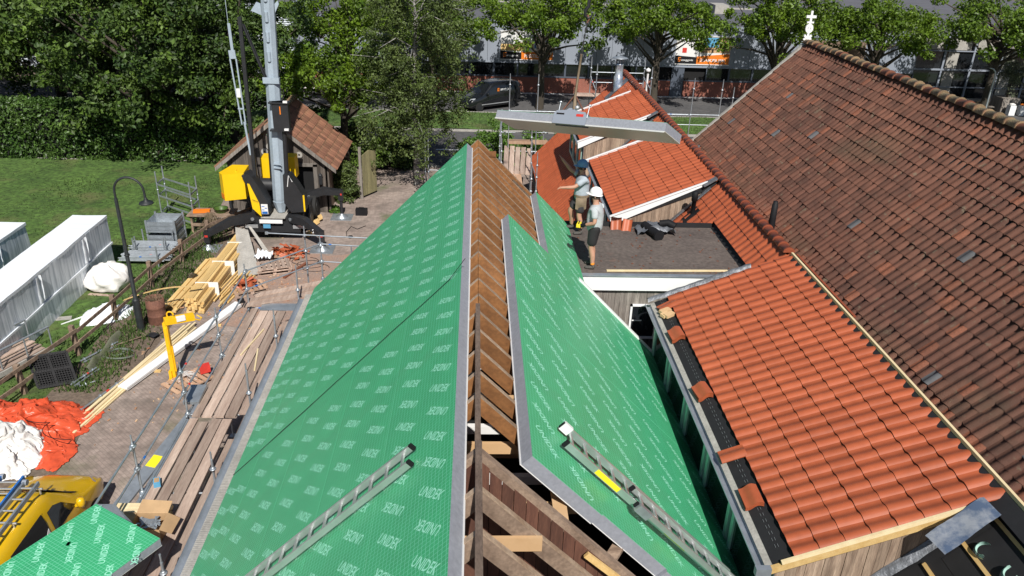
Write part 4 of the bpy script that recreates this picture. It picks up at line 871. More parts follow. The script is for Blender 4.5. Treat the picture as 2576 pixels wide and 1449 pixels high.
fr_ = thing('scaffold_stillage', 'tall empty tube frame stillage on the lawn behind the crates', 'stillage', (-12.4, 31.5, 0))
for x, y in ((-13.3,32.2),(-11.5,30.9),(-13.3,33.0),(-11.5,31.7)): P(fr_, 'post', MB().tube([(x,y,0),(x,y,2.05)], .03, 8).lathe([(.03,-.03),(.045,-.03),(.045,.03),(.03,.03)], (x,y,1.25), 8), m_galv)
for z in (.25, 1.0, 1.5):
    for a, b_ in (((-13.3,32.2),(-11.5,30.9)),((-13.3,33.0),(-11.5,31.7)),((-13.3,32.2),(-13.3,33.0)),((-11.5,30.9),(-11.5,31.7))): P(fr_, 'crossbar', MB().bar((*a,z),(*b_,z),.04,.06), m_galv)
def rack(y0, label):
    t = thing('tube_rack', label, 'tube rack', (-12.2, y0, 0), 0, 'racks of scaffold tubes on the lawn'); xs = (-12.75, -11.62)
    for x in xs:
        for y in (y0, y0+.75): P(t, 'post', MB().tube([(x,y,0),(x,y,.82)], .028, 8), m_galv)
        P(t, 'base_bar', MB().bar((x,y0,.14),(x,y0+.75,.14),.05,.06), m_galv)
    for i in range(7):
        for j in range(4):
            ln = random.uniform(-.12,.12); P(t, 'tube', MB().tube([(-13.0+ln,y0+.09+i*.095,.20+.052*j),(-11.35+ln,y0+.09+i*.095,.20+.052*j)], .024, 6), m_galv)
    for i in range(2): P(t, 'end_tag', MB().tube([(-12.3+.3*i,y0+.09+.2*i,.357),(-12.22+.3*i,y0+.09+.2*i,.357)], .026, 6), m_red if i else m_blue)
rack(27.1, 'nearer rack of loose scaffold tubes on the lawn'); rack(28.1-.05, 'further rack of scaffold tubes in front of the ribbed crates')
# timber stack
tb = thing('timber_stack', 'big strapped stack of new yellow timber lying in the yard', 'timber stack', (-9.0, 26.2, 0))
for j in range(7):
    for i in range(6 if j < 5 else 4):
        dx = .10; x = -9.38+i*dx; e = random.uniform(-.12, .05)
        a, b_ = V((x+.02*random.random(), 23.45+e, .06+j*.078)), V((x+.10+.02*random.random(), 29.0+random.uniform(-.1,.1), .06+j*.078))
        P(tb, 'beam', MB().bar(a, b_, .094, .073), m_timber)
for y in (24.6, 26.4, 28.2): P(tb, 'strap', MB().box(-9.46+(y-23)*.017, y, .02, -8.70+(y-23)*.017, y+.03, .585), m_whiteb)
def plank_heap(name, label, n, a, b, spread, w, h, mat, z=.02, cat='planks', jitter=.25):
    t = thing(name, label, cat, ((a[0]+b[0])/2, (a[1]+b[1])/2, 0))
    for i in range(n):
        s = (i/(max(1,n-1))-.5)*spread; j = random.uniform(-jitter, jitter); k = random.uniform(-.05,.05)
        d = V((b[0]-a[0], b[1]-a[1], 0)).normalized(); nrm = V((-d.y, d.x, 0))
        p0, p1 = V((a[0],a[1],z+h/2+(i % 3)*h*1.05))+nrm*(s+k)+d*j, V((b[0],b[1],z+h/2+(i % 3)*h*1.05))+nrm*(s-k)+d*j
        P(t, 'plank', MB().bar(p0, p1, w, h), mat)
plank_heap('plank_heap', 'old yellow planks lying left of the big timber stack', 6, (-10.0,23.6), (-9.75,27.6), .35, .14, .05, m_timber)
plank_heap('lath_heap', 'loose yellow laths spread right of the big timber stack', 9, (-8.55,24.1), (-8.2,26.9), .6, .05, .05, m_timber, jitter=.4)
plank_heap('lath_row', 'row of pale laths on the ground beside the white trim board', 8, (-10.1,17.0), (-9.0,22.3), .34, .06, .035, m_lath, jitter=.35)
T('curved_plank', MB().grid(lambda u, v: V((-10.9+v*1.9, 22.4+v*1.5+u*.12, .95-.25*v+.18*math.sin(v*3)-.0*u)), 1, 12), m_timber, 'bent thin plank resting across the drum rim', 'plank')
t = thing('trim_board', 'long white painted trim board lying diagonally in the yard', 'board', (-8.7, 21.4, 0))
P(t, 'board', MB().bar((-9.6,18.75,.13),(-7.85,24.0,.13),.30,.05), m_wpaint); P(t, 'foam_backing', MB().bar((-9.58,18.78,.075),(-7.86,23.9,.075),.26,.055), m_whiteb)
for (x, y) in ((-9.2,19.8),(-8.3,22.6)): P(t, 'bearer', MB().box(x-.25,y-.05,0,x+.25,y+.05,.045), m_timber)
T('end_bracket', MB().ob((-7.78,24.0,.2),(.10,.04,0),(-.05,.12,0),(0,0,.04)), m_black, 'black bracket lying on the far end of the white trim board', 'bracket')
# pallets, tiles, sheets
def pallet(x, y, z, rz, label):
    t = thing('pallet', label, 'pallet', (x, y, z), rz, 'wooden pallets in the yard')
    for i in range(7): P(t, 'deck_board', MB().box(-.6+i*.172, -.4, .122, -.6+i*.172+.12, .4, .144), m_plank2 if z < .1 else m_plank, True)
    for yy in (-.4, -.06, .28): P(t, 'stringer', MB().box(-.6, yy, .10, .6, yy+.12, .122).box(-.6, yy, 0, .6, yy+.12, .02), m_plank, True); [P(t, 'block', MB().box(xx, yy+.002, .02, xx+.12, yy+.118, .10), m_plank, True) for xx in (-.598, -.06, .478)]
pallet(-7.85, 25.25, 0, .55, 'pallet with scattered orange tile pieces in the yard'); pallet(-7.35, 26.9, .14, .35, 'brown pallet lying on another pallet in front of the tile rubble'); pallet(-7.38, 26.95, 0, .30, 'lower pallet under the brown pallet')
pallet(-7.2, 28.3, 0, .1, 'pallet carrying the heap of broken orange tiles')
def rubble(name, c, rx, ry, n, z, label):
    t = thing(name, label, 'tile rubble', (*c, z))
    for i in range(n):
        r = math.sqrt(random.random()); a = random.uniform(0,6.28); p = V((c[0]+rx*r*math.cos(a), c[1]+ry*r*math.sin(a), z+.02+.22*(1-r)*random.random()))
        e = Matrix.LocRotScale(p, (Matrix.Rotation(random.uniform(0,6.28),3,'Z') @ Matrix.Rotation(random.uniform(-.6,.6),3,'X') @ Matrix.Rotation(random.uniform(-.6,.6),3,'Y')).to_quaternion(), V((random.uniform(.5,1),random.uniform(.4,.9),1)))
        link('tile_piece', tme, m_tile, t, mw=e)
rubble('tile_rubble', (-7.15,28.35), .55, .4, 46, .15, 'heap of broken orange tiles on a pallet near the crane'); rubble('tile_pieces', (-7.9,25.3), .45, .25, 14, .15, 'few broken orange tile pieces on the nearest pallet')
T('orange_trim', MB().bar((-6.85,26.2,.05),(-6.3,27.6,.05),.10,.05), m_oldorange, 'long orange ridge strip lying right of the pallets', 'strip')
t = thing('grey_sheet', 'large pale grey board leaning on the far end of the timber stack', 'board', (-8.6, 28.4, 0))
P(t, 'sheet', MB().prism([(-9.35,29.3,.75),(-8.75,28.9,.80),(-7.75,26.4,.10),(-8.45,26.1,.08)], (0,0,.02)), m_kerb); P(t, 'strip', MB().prism([(-8.85,29.3,.80),(-8.72,29.25,.80),(-7.75,28.2,.04),(-7.9,28.1,.04)], (0,0,.02)), m_kerb)
T('plastic_scrap', MB().grid(lambda u, v: V((-8.15+u*.6, 27.2+v*.6, .35+.25*abs(fbm(u*4, v*4, 3)))), 12, 12), m_wraptop, 'clear crumpled plastic film on the grey board', 'plastic film')
# yellow vacuum lifter
vl = thing('vacuum_lifter', 'yellow lifting arm tool standing upright in the yard', 'lifting tool', (-8.4, 19.35, 0))
P(vl, 'column', MB().box(-8.46,19.3,.05,-8.34,19.42,1.85).box(-8.44,19.28,.9,-8.36,19.30,1.7), m_lift); P(vl, 'head', MB().bar((-8.42,19.36,1.88),(-7.75,19.75,1.84),.22,.16), m_lift)
P(vl, 'handle', MB().tube([(-7.75,19.65,1.82),(-7.60,19.72,1.74),(-7.58,19.86,1.74),(-7.72,19.88,1.82)], .018, 6), m_lift)
P(vl, 'eye', MB().tube([(-8.3+.09*math.cos(a),19.52,2.0+.10*math.sin(a)) for a in np.linspace(0,6.0,12)], .022, 6), m_lift)
P(vl, 'foot', MB().box(-8.55,19.2,0,-8.25,19.5,.06).box(-8.5,19.24,.06,-8.42,19.46,.35), m_lift); P(vl, 'label_plate', MB().ob((-8.02,19.5,1.905),(.10,.058,0),(-.03,.05,0),(0,0,.062)), m_whiteb); P(vl, 'cylinder', MB().tube([(-8.33,19.36,.3),(-8.33,19.36,1.1)], .03, 8), m_lift)
# pallet of straps, red thing
pallet(-7.95, 19.15, 0, .9, 'pallet with white cable bundle beside the yellow lifting tool')
cb = MB()
for i in range(16):
    a0 = random.uniform(0,6.28); cb.grid(lambda u, v: V((-8.0+.28*math.cos(a0)*(u-.5)*2+.05*math.sin(u*9+i), 19.2+.3*math.sin(a0)*(u-.5)*2, .17+.22*math.sin(math.pi*u)*(.4+.04*i)+.02*v)), 8, 1)
T('strap_bundle', cb, m_whiteb, 'tangled white straps on the pallet by the lifting tool', 'straps'); T('red_case', MB().ob((-7.6,19.55,.28),(.13,.05,.02),(-.05,.10,0),(0,0,.10)), m_red, 'small red tool case on the pallet by the lifting tool', 'case')
# straps, shovel, tubes on the soil
def coil(u, v):
    a = u*14; r = .16+.14*math.sin(u*5.1)+.1*u; return V((-10.45+r*1.4*math.cos(a), 20.65+r*math.sin(a), .06+.04*u+.05*v+.02*math.sin(a*1.7)))
T('webbing_coil', MB().grid(coil, 90, 1), m_strap, 'coiled grey green webbing strap on the bare earth', 'strap')
sv = thing('shovel', 'old shovel with dark handle lying on the earth', 'shovel', (-10.3, 21.6, 0)); P(sv, 'handle', MB().tube([(-11.0,20.9,.10),(-10.1,21.75,.10)], .018, 6), m_oldwood); P(sv, 'blade', MB().grid(lambda u, v: V((-10.12+u*.30+v*.10, 21.72-u*.10+v*.24, .09+.03*math.sin(math.pi*u))), 5, 4), m_steel)
for i, (a, b_, lb) in enumerate((((-11.35,20.15),(-10.75,21.3),'scaffold tubes leaning beside the fence near the concrete edging'),((-11.05,18.9),(-10.75,19.8),'short pair of scaffold tubes on the grass near the black grid pallet'),((-10.3,17.5),(-9.75,19.2),'scaffold tube with rosettes lying next to the pale laths'))):
    t = thing('loose_tubes', lb, 'scaffold tube', (*a, 0))
    P(t, 'tube', MB().tube([(*a,.12),(*b_,.12)], .026, 8), m_galv); d = V((b_[0]-a[0], b_[1]-a[1], 0)); 
    if i < 2: P(t, 'tube', MB().tube([(a[0]+.09,a[1],.08),(b_[0]+.09,b_[1],.08)], .026, 8), m_galv)
    for s in (.1, .5, .85): c = V((*a,.12))+d*s; P(t, 'rosette', MB().tube([c-d*.006, c+d*.006], .06, 8), m_galv)
    P(t, 'colour_band', MB().tube([V((*a,.12))+d*.62, V((*a,.12))+d*.68], .028, 8), m_red)
T('screw_jack', MB().tube([(-10.85,18.9,.06),(-10.45,19.2,.08)], .02, 8).tube([(-10.72,19.0,.065),(-10.70,19.015,.067)], .07, 10).ob((-10.88,18.88,.07),(.05,.05,0),(.0,.0,.07),(.02,-.02,0)), m_galv, 'small galvanised screw jack on the grass', 'jack')
T('edging_stone', MB().grid(lambda u, v: V((-11.05+.25*u+.04*fbm(v*5,u), 19.6+v*2.2, .02+.28*math.sin(math.pi*min(1,max(0,u)))*(.8+.3*fbm(v*3,1)))), 8, 20), m_moss, 'mossy broken concrete edging along the fence', 'edging')
bg = thing('grid_pallet', 'black plastic grid pallet leaning against the fence', 'plastic pallet', (-11.3, 18.6, 0))
o0, eu_, ev_ = V((-11.85,18.75,.10)), V((.78,.32,.0)), V((.30,-.42,-.02)); ev_ = V((-.25,.30,.62)); enb = eu_.cross(ev_).normalized()
g = MB()
for i in range(15): g.bar(o0+eu_*(i/14)*1.1, o0+eu_*(i/14)*1.1+ev_*1.2, .016 if i % 7 else .07, .03, enb); g.bar(o0+ev_*(i/14)*1.2, o0+ev_*(i/14)*1.2+eu_*1.1, .016 if i % 7 else .07, .03, enb)
P(bg, 'grid', g, m_black, kind='stuff'); P(bg, 'frame', MB().bar(o0-enb*.06, o0+eu_*1.1-enb*.06, .08, .10, enb).bar(o0+ev_*1.2-enb*.06, o0+ev_*1.2+eu_*1.1-enb*.06, .08, .10, enb).ob(o0+eu_*.55+ev_*.6-enb*.10, eu_*.5, ev_*.55, enb*.01), m_black)
# low trailer / rail frame at the left edge
ra = thing('railing_frame', 'grey tube railing frame with old boards at the left edge', 'railing', (-13.0, 19.3, 0))
for a, b_ in (((-13.9,17.0,1.0),(-12.3,20.6,1.0)),((-14.8,17.6,1.0),(-13.15,21.0,1.0))):
    P(ra, 'top_rail', MB().tube([a,b_], .032, 8), m_galv)
    for i in range(6): p = V(a).lerp(V(b_), i/5); P(ra, 'baluster', MB().tube([p,(p.x,p.y,.35)], .022, 8), m_galv)
for i in range(7):
    s = i*.17; P(ra, 'board', MB().bar((-13.95-s*.8,17.0+s*.55,.42+.05*(i % 2)), (-12.45-s*.8,20.4+s*.55,.42+.05*(i % 2)), .15, .03), m_plank)
P(ra, 'side_beam', MB().bar((-13.85,16.9,.35),(-12.25,20.55,.35),.05,.14), m_kerb)
for i in range(3): P(ra, 'leg', MB().tube([(-13.7+.65*i,17.3+1.45*i,.35),(-13.7+.65*i,17.3+1.45*i,0)], .03, 8), m_galv)
# tarps
def tarp(name, x0, x1, y0, y1, hfn, mat, label, fold, seed):
    def f(u, v):
        x, y = x0+(x1-x0)*u, y0+(y1-y0)*v; ed = min(u, 1-u, v, 1-v)*5; ed = min(1, ed)
        wx, wy = x+.5*fbm(x*.8, y*.8, seed), y+.5*fbm(x*.8+7, y*.8, seed); rid = lambda s, k: (1-min(1, abs(fbm(wx*s+seed, wy*s*.7, k))*2.2))**2
        z = hfn(u, v)*ed; fo = fold*(.80*rid(.55, 0)+.34*rid(1.3, 1)+.07*rid(3.6, 2))
        return V((x+.22*fbm(y*1.1, seed)+.12*fbm(y*4,x*4), y+.22*fbm(x*1.1, seed+4)+.12*fbm(x*4,y*3), .02+max(0, z)+fo*(.2+.8*ed)))
    return T(name, MB().grid(f, 110, 110), mat, label, 'tarpaulin')
tarp('orange_tarpaulin', -12.9, -9.75, 15.35, 18.0, lambda u, v: .55*math.exp(-((u-.38)**2*5+(v-.62)**2*5)), m_otarp, 'glossy crumpled orange tarpaulin over a heap near the yellow van', .30, 2)
tarp('white_tarpaulin', -13.3, -10.35, 14.9, 16.75, lambda u, v: .50*math.exp(-((u-.5)**2*3+(v-.6)**2*4))+.12, m_bag, 'crumpled white sheet lying over the edge of the orange tarpaulin', .30, 9)

rp = []
for i in range(60):
    t_ = i/59; rp.append((-12.2+2.6*t_+.18*math.cos(t_*21), 16.15+.55*math.sin(t_*4)+.16*math.sin(t_*21), .62-.35*abs(t_-.45)+.05*math.sin(t_*17)))
T('tarp_rope', MB().tube(rp, .010, 5), m_black, 'thin dark rope looped loosely over the orange tarpaulin', 'rope')

# ------------------------------------------------------------------ mobile tower crane
cr = thing('mobile_crane', 'yellow and black mobile tower crane with grey mast and outriggers', 'crane', (-7.8, 31.0, 0))
def octa(x, y, z, r): return [V((x+r*math.cos(math.pi/8+k*math.pi/4), y+r*math.sin(math.pi/8+k*math.pi/4), z)) for k in range(8)]
def loft(parent, name, secs, mat, smooth=False):
    m = MB(); n = len(secs[0]); vs = [p for s in secs for p in s]
    m.add(vs, [(i*n+k, i*n+(k+1)%n, (i+1)*n+(k+1)%n, (i+1)*n+k) for i in range(len(secs)-1) for k in range(n)], smooth); m.add(secs[0], [tuple(range(n-1,-1,-1))]); m.add(secs[-1], [tuple(range(n))])
    return P(parent, name, m, mat)
mx = lambda z: -7.80+.033*(z-1.2)
mast = loft(cr, 'mast', [octa(mx(z), 30.45, z, r) for z, r in ((1.45,.25),(1.6,.275),(6.35,.27))], m_mast)
loft(cr, 'mast_foot', [octa(-7.78,30.40,1.05,.16), octa(-7.80,30.42,1.5,.28)], m_mast)
loft(cr, 'upper_mast', [octa(mx(z), 30.45, z, .245) for z in (6.30, 24.5)], m_mast)
P(mast, 'mast_joint', MB().box(mx(6.3)-.30,30.15,6.20,mx(6.3)+.30,30.20,6.42), m_mast, True)
for z in (7.0, 7.7, 8.4, 9.1): P(mast, 'mast_slot', MB().tube([(mx(z)-.02,30.222,z),(mx(z)-.02,30.222,z+.34)], .07, 8), m_mast, True)
P(mast, 'bracket', MB().box(mx(5.2)+.02,29.95,4.45,mx(5.2)+.62,30.2,5.55), m_steel, True)
for z in (4.45, 5.5): P(mast, 'bracket_plate', MB().box(mx(z)-.1,29.90,z,mx(z)+.66,30.3,z+.05), m_steel, True); P(mast, 'bracket_lamp', MB().box(mx(z)+.46,29.86,z+.05,mx(z)+.62,29.95,z+.12), m_whiteb, True)
P(mast, 'orange_marker', MB().box(mx(5.3)+.30,29.93,5.1,mx(5.3)+.34,29.948,5.4), m_org, True)
P(mast, 'side_lug', MB().prism([(mx(8.9)-.62,30.4,8.75),(mx(8.9)-.25,30.4,8.6),(mx(8.9)-.25,30.4,9.0),(mx(8.9)-.4,30.4,9.05)], (0,.06,0)), m_mast, True); P(mast, 'side_lug', MB().prism([(mx(9)+.24,30.4,8.7),(mx(9)+.40,30.4,9.0),(mx(9)+.36,30.4,9.12),(mx(9)+.24,30.4,9.0)], (0,.06,0)), m_mast, True)
P(mast, 'rung', MB().bar((mx(3.1)-.1,30.16,3.1),(mx(3.1)+.2,30.10,3.1),.06,.04).bar((mx(3)-.1,30.16,2.95),(mx(3)+.2,30.10,2.95),.06,.04), m_mast, True)
P(cr, 'hydraulic_cylinder', MB().tube([(mx(1.6)+.36,30.2,1.6),(mx(4.5)+.40,30.1,4.5)], .085, 10), m_steel)
P(cr, 'strut', MB().bar((-8.62,30.2,2.2),(-8.52,30.15,8.55),.13,.13,(0,1,0)), m_steel); P(cr, 'strut', MB().tube([(-8.15,30.8,1.8),(-8.05,30.7,4.3)], .07, 8), m_steel); P(cr, 'brace', MB().tube([(-8.47,30.2,8.3),(mx(6)-.2,30.3,6.3)], .045, 8).tube([(-8.40,30.2,8.3),(mx(6)-.1,30.3,6.2)], .02, 6), m_steel)
pl = P(cr, 'pendant', MB().bar((-8.98,30.3,8.3),(-8.96,30.3,7.3),.10,.04,(0,1,0)).bar((-8.99,30.3,7.35),(-8.97,30.3,7.05),.24,.06,(0,1,0)).bar((-9.08,30.3,7.05),(-8.92,30.3,4.6),.05,.04,(0,1,0)).bar((-8.86,30.3,7.05),(-8.78,30.3,4.6),.05,.04,(0,1,0)).bar((-8.82,30.3,4.7),(-8.72,30.3,3.4),.07,.05,(0,1,0)).tube([(-9.0,30.3,8.2),(-9.03,30.3,12)], .012, 6).bar((-9.0,30.3,5.2),(-8.78,30.3,5.2),.06,.05), m_mast)
P(pl, 'white_block', MB().ob((-8.9,30.28,5.8),(.07,0,0),(0,.05,0),(0,0,.16)), m_whiteb, True)
# jib, high above the frame
jt = V((mx(24.5),30.45,24.3)); je = V((4.0,13.0,25.2)); P(cr, 'jib', MB().tube([jt+(jt-je).normalized()*3, je], .16, 6).tube([jt+V((0,0,1.2)), je], .06, 6), m_mast)
# counterweight and body covers
cwp = [(-9.92,29.95),(-9.72,29.65),(-8.98,29.95),(-9.05,31.0),(-9.7,31.0)]
cw = P(cr, 'counterweight', MB().prism([(x,y,1.72) for x, y in cwp], (0,0,1.06)), m_yel); P(cw, 'lifting_eye', MB().tube([(-9.35,30.2,2.78),(-9.35,30.2,2.88)], .03, 8), m_lift, True); P(cw, 'warning_plate', MB().prism([(-9.905,29.90,1.78),(-9.735,29.66,1.78),(-9.735,29.66,1.98),(-9.905,29.90,1.98)], (-.006,-.006,0)), m_org, True)
def xz(pts, y): return [(a, y, b) for a, b in pts]
arm = P(cr, 'slew_cover', MB().prism(xz([(-9.02,2.72),(-8.82,2.80),(-8.62,2.66),(-8.36,2.2),(-8.12,1.62),(-8.10,1.15),(-8.45,1.10),(-8.62,1.60),(-8.80,2.2)], 29.75), (0,.62,0)), m_steel)
ypl = P(arm, 'yellow_side', MB().prism(xz([(-8.82,2.42),(-8.74,2.40),(-8.44,1.62),(-8.40,1.06),(-8.72,1.40)], 29.72), (0,.025,0)), m_yel, True)
tx = MB(); put_text(tx, 'SPIERINGS', (-8.585,29.717,1.72), (1,0,-.42), (.42,0,1), width=.24, height=.045, bold=.02); put_text(tx, 'mobile cranes', (-8.575,29.717,1.66), (1,0,-.42), (.42,0,1), width=.20, height=.022); P(arm, 'lettering', tx, m_text_d, True)
pp = P(arm, 'info_plate', MB().box(-8.385,29.735,1.17,-8.13,29.747,1.58), m_whiteb, True)
P(arm, 'plate_print', MB().box(-8.365,29.73,1.18,-8.15,29.734,1.28).box(-8.365,29.73,1.33,-8.27,29.734,1.36).box(-8.25,29.73,1.40,-8.16,29.734,1.43).box(-8.365,29.73,1.47,-8.25,29.734,1.50), m_blue, True)
armr = P(cr, 'slew_cover', MB().prism(xz([(-7.45,2.75),(-7.22,2.72),(-6.95,2.3),(-6.72,1.85),(-6.70,1.25),(-7.25,1.2),(-7.5,1.6)], 29.85), (0,.6,0)), m_steel)
P(armr, 'yellow_edge', MB().box(-6.74,29.80,1.28,-6.68,29.848,1.95), m_yel, True); P(armr, 'hand_rail', MB().tube([(-7.3,29.8,2.3),(-7.22,29.8,2.75),(-7.1,29.8,2.5)], .018, 6), m_whiteb, True)
P(cr, 'rear_cabinet', MB().box(-8.75,31.6,1.5,-7.95,32.3,2.9), m_yel); P(cr, 'rear_cabinet', MB().box(-7.9,31.8,2.0,-7.4,32.4,2.9), m_yel); P(cr, 'winch', MB().tube([(-8.6,30.9,2.0),(-7.9,30.9,2.0)], .28, 12), m_steel)
P(cr, 'chassis', MB().box(-9.0,29.9,.62,-6.9,38.5,.98), m_steel); P(cr, 'deck_plate', MB().box(-8.45,29.75,.98,-7.5,30.8,1.02), m_kerb); P(cr, 'white_bar', MB().box(-8.50,29.68,.80,-7.60,29.74,.94), m_whiteb)
P(cr, 'number_plate', MB().box(-8.36,29.66,.60,-8.08,29.678,.76), m_lblue); P(cr, 'bumper', MB().box(-9.15,29.80,.38,-6.95,29.9,.64), m_steel)
for x in (-9.1, -7.22): P(cr, 'tail_lamp', MB().box(x,29.76,.56,x+.5,29.798,.70), m_chrome)
for x in (-8.95, -6.95):
    for y in (31.2, 32.6, 36.2, 37.6): w = P(cr, 'wheel', MB().tube([(x-.18,y,.52),(x+.18,y,.52)], .52, 18), m_rub); P(w, 'hub', MB().tube([(x-.19,y,.52),(x+.19,y,.52)], .24, 12), m_steel, True)
def outrigger(x0, y0, x1, y1, z1, num=None):
    a, b = V((x0,y0,.95)), V((x1,y1,z1)); mid = a.lerp(b, .5)+V((0,0,.16)); m = MB()
    side = (b-a).cross(V((0,0,1))).normalized()*.13; secs = []
    for p, h in ((a,.34),(mid,.32),(b,.20)): secs.append([p-side-V((0,0,h/2)), p+side-V((0,0,h/2)), p+side+V((0,0,h/2)), p-side+V((0,0,h/2))])
    o = loft(cr, 'outrigger', secs, m_steel); P(o, 'pivot', MB().tube([a-side*1.2+(b-a)*.08, a+side*1.2+(b-a)*.08], .07, 10), m_galv, True)
    P(o, 'jack', MB().tube([b+V((0,0,.15)), V((x1,y1,.08))], .065, 10).box(x1-.10,y1-.10,z1-.35,x1+.10,y1+.10,z1+.12), m_steel, True); P(o, 'jack_foot', MB().lathe([(.28,.02),(.28,.05),(.09,.14),(.07,.2)], (x1,y1,0), 12), m_galv, True); P(o, 'ground_mat', MB().box(x1-.45,y1-.4,.004,x1+.45,y1+.4,.03), m_galv, True)
    if num: tx = MB(); put_text(tx, num, b.lerp(a,.22)+V((.0,-.16,.02)), (1,0,0), (0,0,1), height=.16, bold=.03); P(o, 'number', tx, m_text_w, True)
    P(o, 'reflector', MB().box(x1-.06,y1-.112,z1-.10,x1+.06,y1-.102,z1-.02), m_red, True)
outrigger(-8.75, 30.0, -10.35, 28.9, .62); outrigger(-7.35, 30.0, -5.95, 28.95, .68, '2'); outrigger(-7.2, 32.6, -5.75, 32.6, 1.15); outrigger(-9.0, 32.6, -10.6, 33.0, 1.0)
t = thing('wood_blocks', 'yellow timber wedges beside the crane outrigger', 'timber blocks', (-6.8,31.0,0)); 
for i in range(6): P(t, 'block', MB().ob((-6.75+.07*(i % 3),30.4+.35*i,.10+.06*(i % 2)),(.07,.05,.03),(-.06,.16,0),(0,0,.05)), m_timber)
hose = MB()
for i in range(3): hose.tube([(-5.9+.5*math.cos(a+i)-.25*i, 27.2+.35*math.sin(a*1.0+i)+.3*i, .02) for a in np.linspace(0,5.6,24)], .012, 5)
T('hose_loops', hose, m_black, 'loops of thin black hose on the paving by the scaffold', 'hose')
T('cable', MB().tube([(-4.6,31.6,.02),(-4.9,31.2,.02),(-5.2,31.5,.02),(-5.3,30.9,.02),(-5.2,30.3,.02),(-5.0,30.35,.03)], .014, 5).lathe([(.0,0),(.1,0),(.1,.06),(0,.07)], (-5.05,30.3,0), 10), m_black, 'thin black cable with a plug on the paving near the outrigger', 'cable')
t = thing('tool_case', 'black tool case on the paving below the hedge', 'tool case', (-4.95,33.0,0)); P(t, 'case', MB().box(-5.2,32.85,0,-4.7,33.15,.28), m_black); P(t, 'handle', MB().tube([(-5.05,33.0,.28),(-5.05,33.0,.34),(-4.85,33.0,.34),(-4.85,33.0,.28)], .015, 6), m_black)
wb = thing('garden_bench', 'wooden workbench with orange and green junk behind the fence', 'workbench', (-10.6,31.0,0))
for x, y in ((-11.5,30.5),(-9.9,30.5),(-11.5,31.2),(-9.9,31.2)): P(wb, 'leg', MB().box(x,y,0,x+.08,y+.08,.75), m_oldwood)
P(wb, 'top', MB().box(-11.6,30.4,.75,-9.8,31.35,.80), m_oldwood); P(wb, 'stretcher', MB().box(-11.5,30.52,.3,-9.9,30.56,.42), m_oldwood)
T('orange_tray', MB().ob((-11.1,30.8,.86),(.32,.05,0),(-.02,.12,0),(0,0,.05)), m_org, 'orange plastic tray on the workbench', 'tray'); T('green_tub', MB().lathe([(.22,0),(.28,.16),(.30,.17),(.26,.15),(.2,.02)], (-10.35,30.9,.80), 12), m_ivy, 'dark green tub on the workbench', 'tub')
tw = MB()
for i in range(60): tw.tube([(-10.65+random.gauss(0,.12),30.35,.9+.1*random.random()),(-10.65+random.gauss(0,.25),30.2+random.gauss(0,.1),.1+.4*random.random())], .008, 4, False)
o = T('dry_vine', tw, m_dry, 'bundle of dry vine stems hanging at the workbench', 'dry vine')

# ------------------------------------------------------------------ shed
SXR, SZR, SXL, SXE, SY0, SY1 = -8.5, 4.1, -11.05, -5.95, 33.0, 37.6
m_shedw = M('shaded_shed_boards', (.045,.036,.030), .9, c2=(.13,.11,.095), vs=1.6, stretch=(6,6,.45), rnd=.3, fine=.25)  # shade on the shed wall is put into the board colour
shed = thing('shed', 'small wooden shed with boards darkened as shade and mossy tiled gable roof behind the crane', 'shed', (-8.5, 35, 0))
def shz(x): return 2.05+(SZR-2.05)*(1-abs(x-SXR)/2.55)
x = -10.6
while x < -6.4:
    w = random.uniform(.16,.2)
    if not (-8.15 < x < -6.95) : P(shed, 'wall_board', MB().prism([(x,33.2,0),(x+w-.006,33.2,0),(x+w-.006,33.2,shz(x+w)-.12),(x,33.2,shz(x)-.12)], (0,.03,0)), m_shedw)
    else: P(shed, 'wall_board', MB().prism([(x,33.2,2.2),(x+w-.006,33.2,2.2),(x+w-.006,33.2,shz(x+w)-.12),(x,33.2,shz(x)-.12)], (0,.03,0)), m_shedw)
    x += w
P(shed, 'interior', MB().box(-10.5,33.4,0,-6.5,37.3,2.0), m_dark); P(shed, 'side_wall', MB().box(-6.45,33.2,0,-6.38,37.4,2.3), m_oldwood); P(shed, 'door_post', MB().box(-6.95,33.12,0,-6.78,33.2,2.2).box(-8.3,33.12,2.1,-6.78,33.2,2.24), m_grey_wood)
for s, xe in ((-1, SXL), (1, SXE)): P(shed, 'barge_board', MB().prism([(SXR,32.93,SZR+.03),(xe,32.93,2.05-.0),(xe,32.93,1.88),(SXR,32.93,SZR-.16)], (0,.06,0)), m_grey_wood); P(shed, 'roof_deck', MB().prism([(SXR,33.0,SZR),(xe,33.0,2.05),(xe,33.0,1.98),(SXR,33.0,SZR-.08)], (0,4.6,0)), m_oldwood)
sd = V((SXR-SXE,0,SZR-2.05)).normalized(); sn = V((SZR-2.05,0,SXE-SXR)).normalized()
m_shed = M('shed_tile', (.15,.065,.04), .85, c2=(.26,.125,.075), vs=3, rnd=.35, fine=.25); overlay(m_shed, 'spots', (.12,.125,.055), s=2.2, lo=.52, hi=.66, amt=.8)
stm = tile_mesh(.30,.42,.045,.02,6,.01,'shed_tile',tip=.0); sme = stm.mesh('shed_tile'); sme.materials.append(m_shed)
for i, j, mw in roof_frames(V((SXE+.05,33.0,2.03)), (0,1,0), sd, sn, 15, 9, .305, 3.25/9, .07, .008): link('tile', sme, None, shed, mw=mw)
fr = [m for _, _, m in roof_frames(V((SXL-.05,37.6,2.03)), (0,-1,0), V((-sd.x,0,sd.z)), V((-sn.x,0,sn.z)), 15, 9, .305, 3.25/9, .07, .008)]; bake(shed, 'tile', stm, fr, m_shed)
for y in np.arange(33.0,37.5,.36): link('ridge_tile', rm2, None, shed, mw=Matrix.Translation((SXR,y,SZR+.02)))
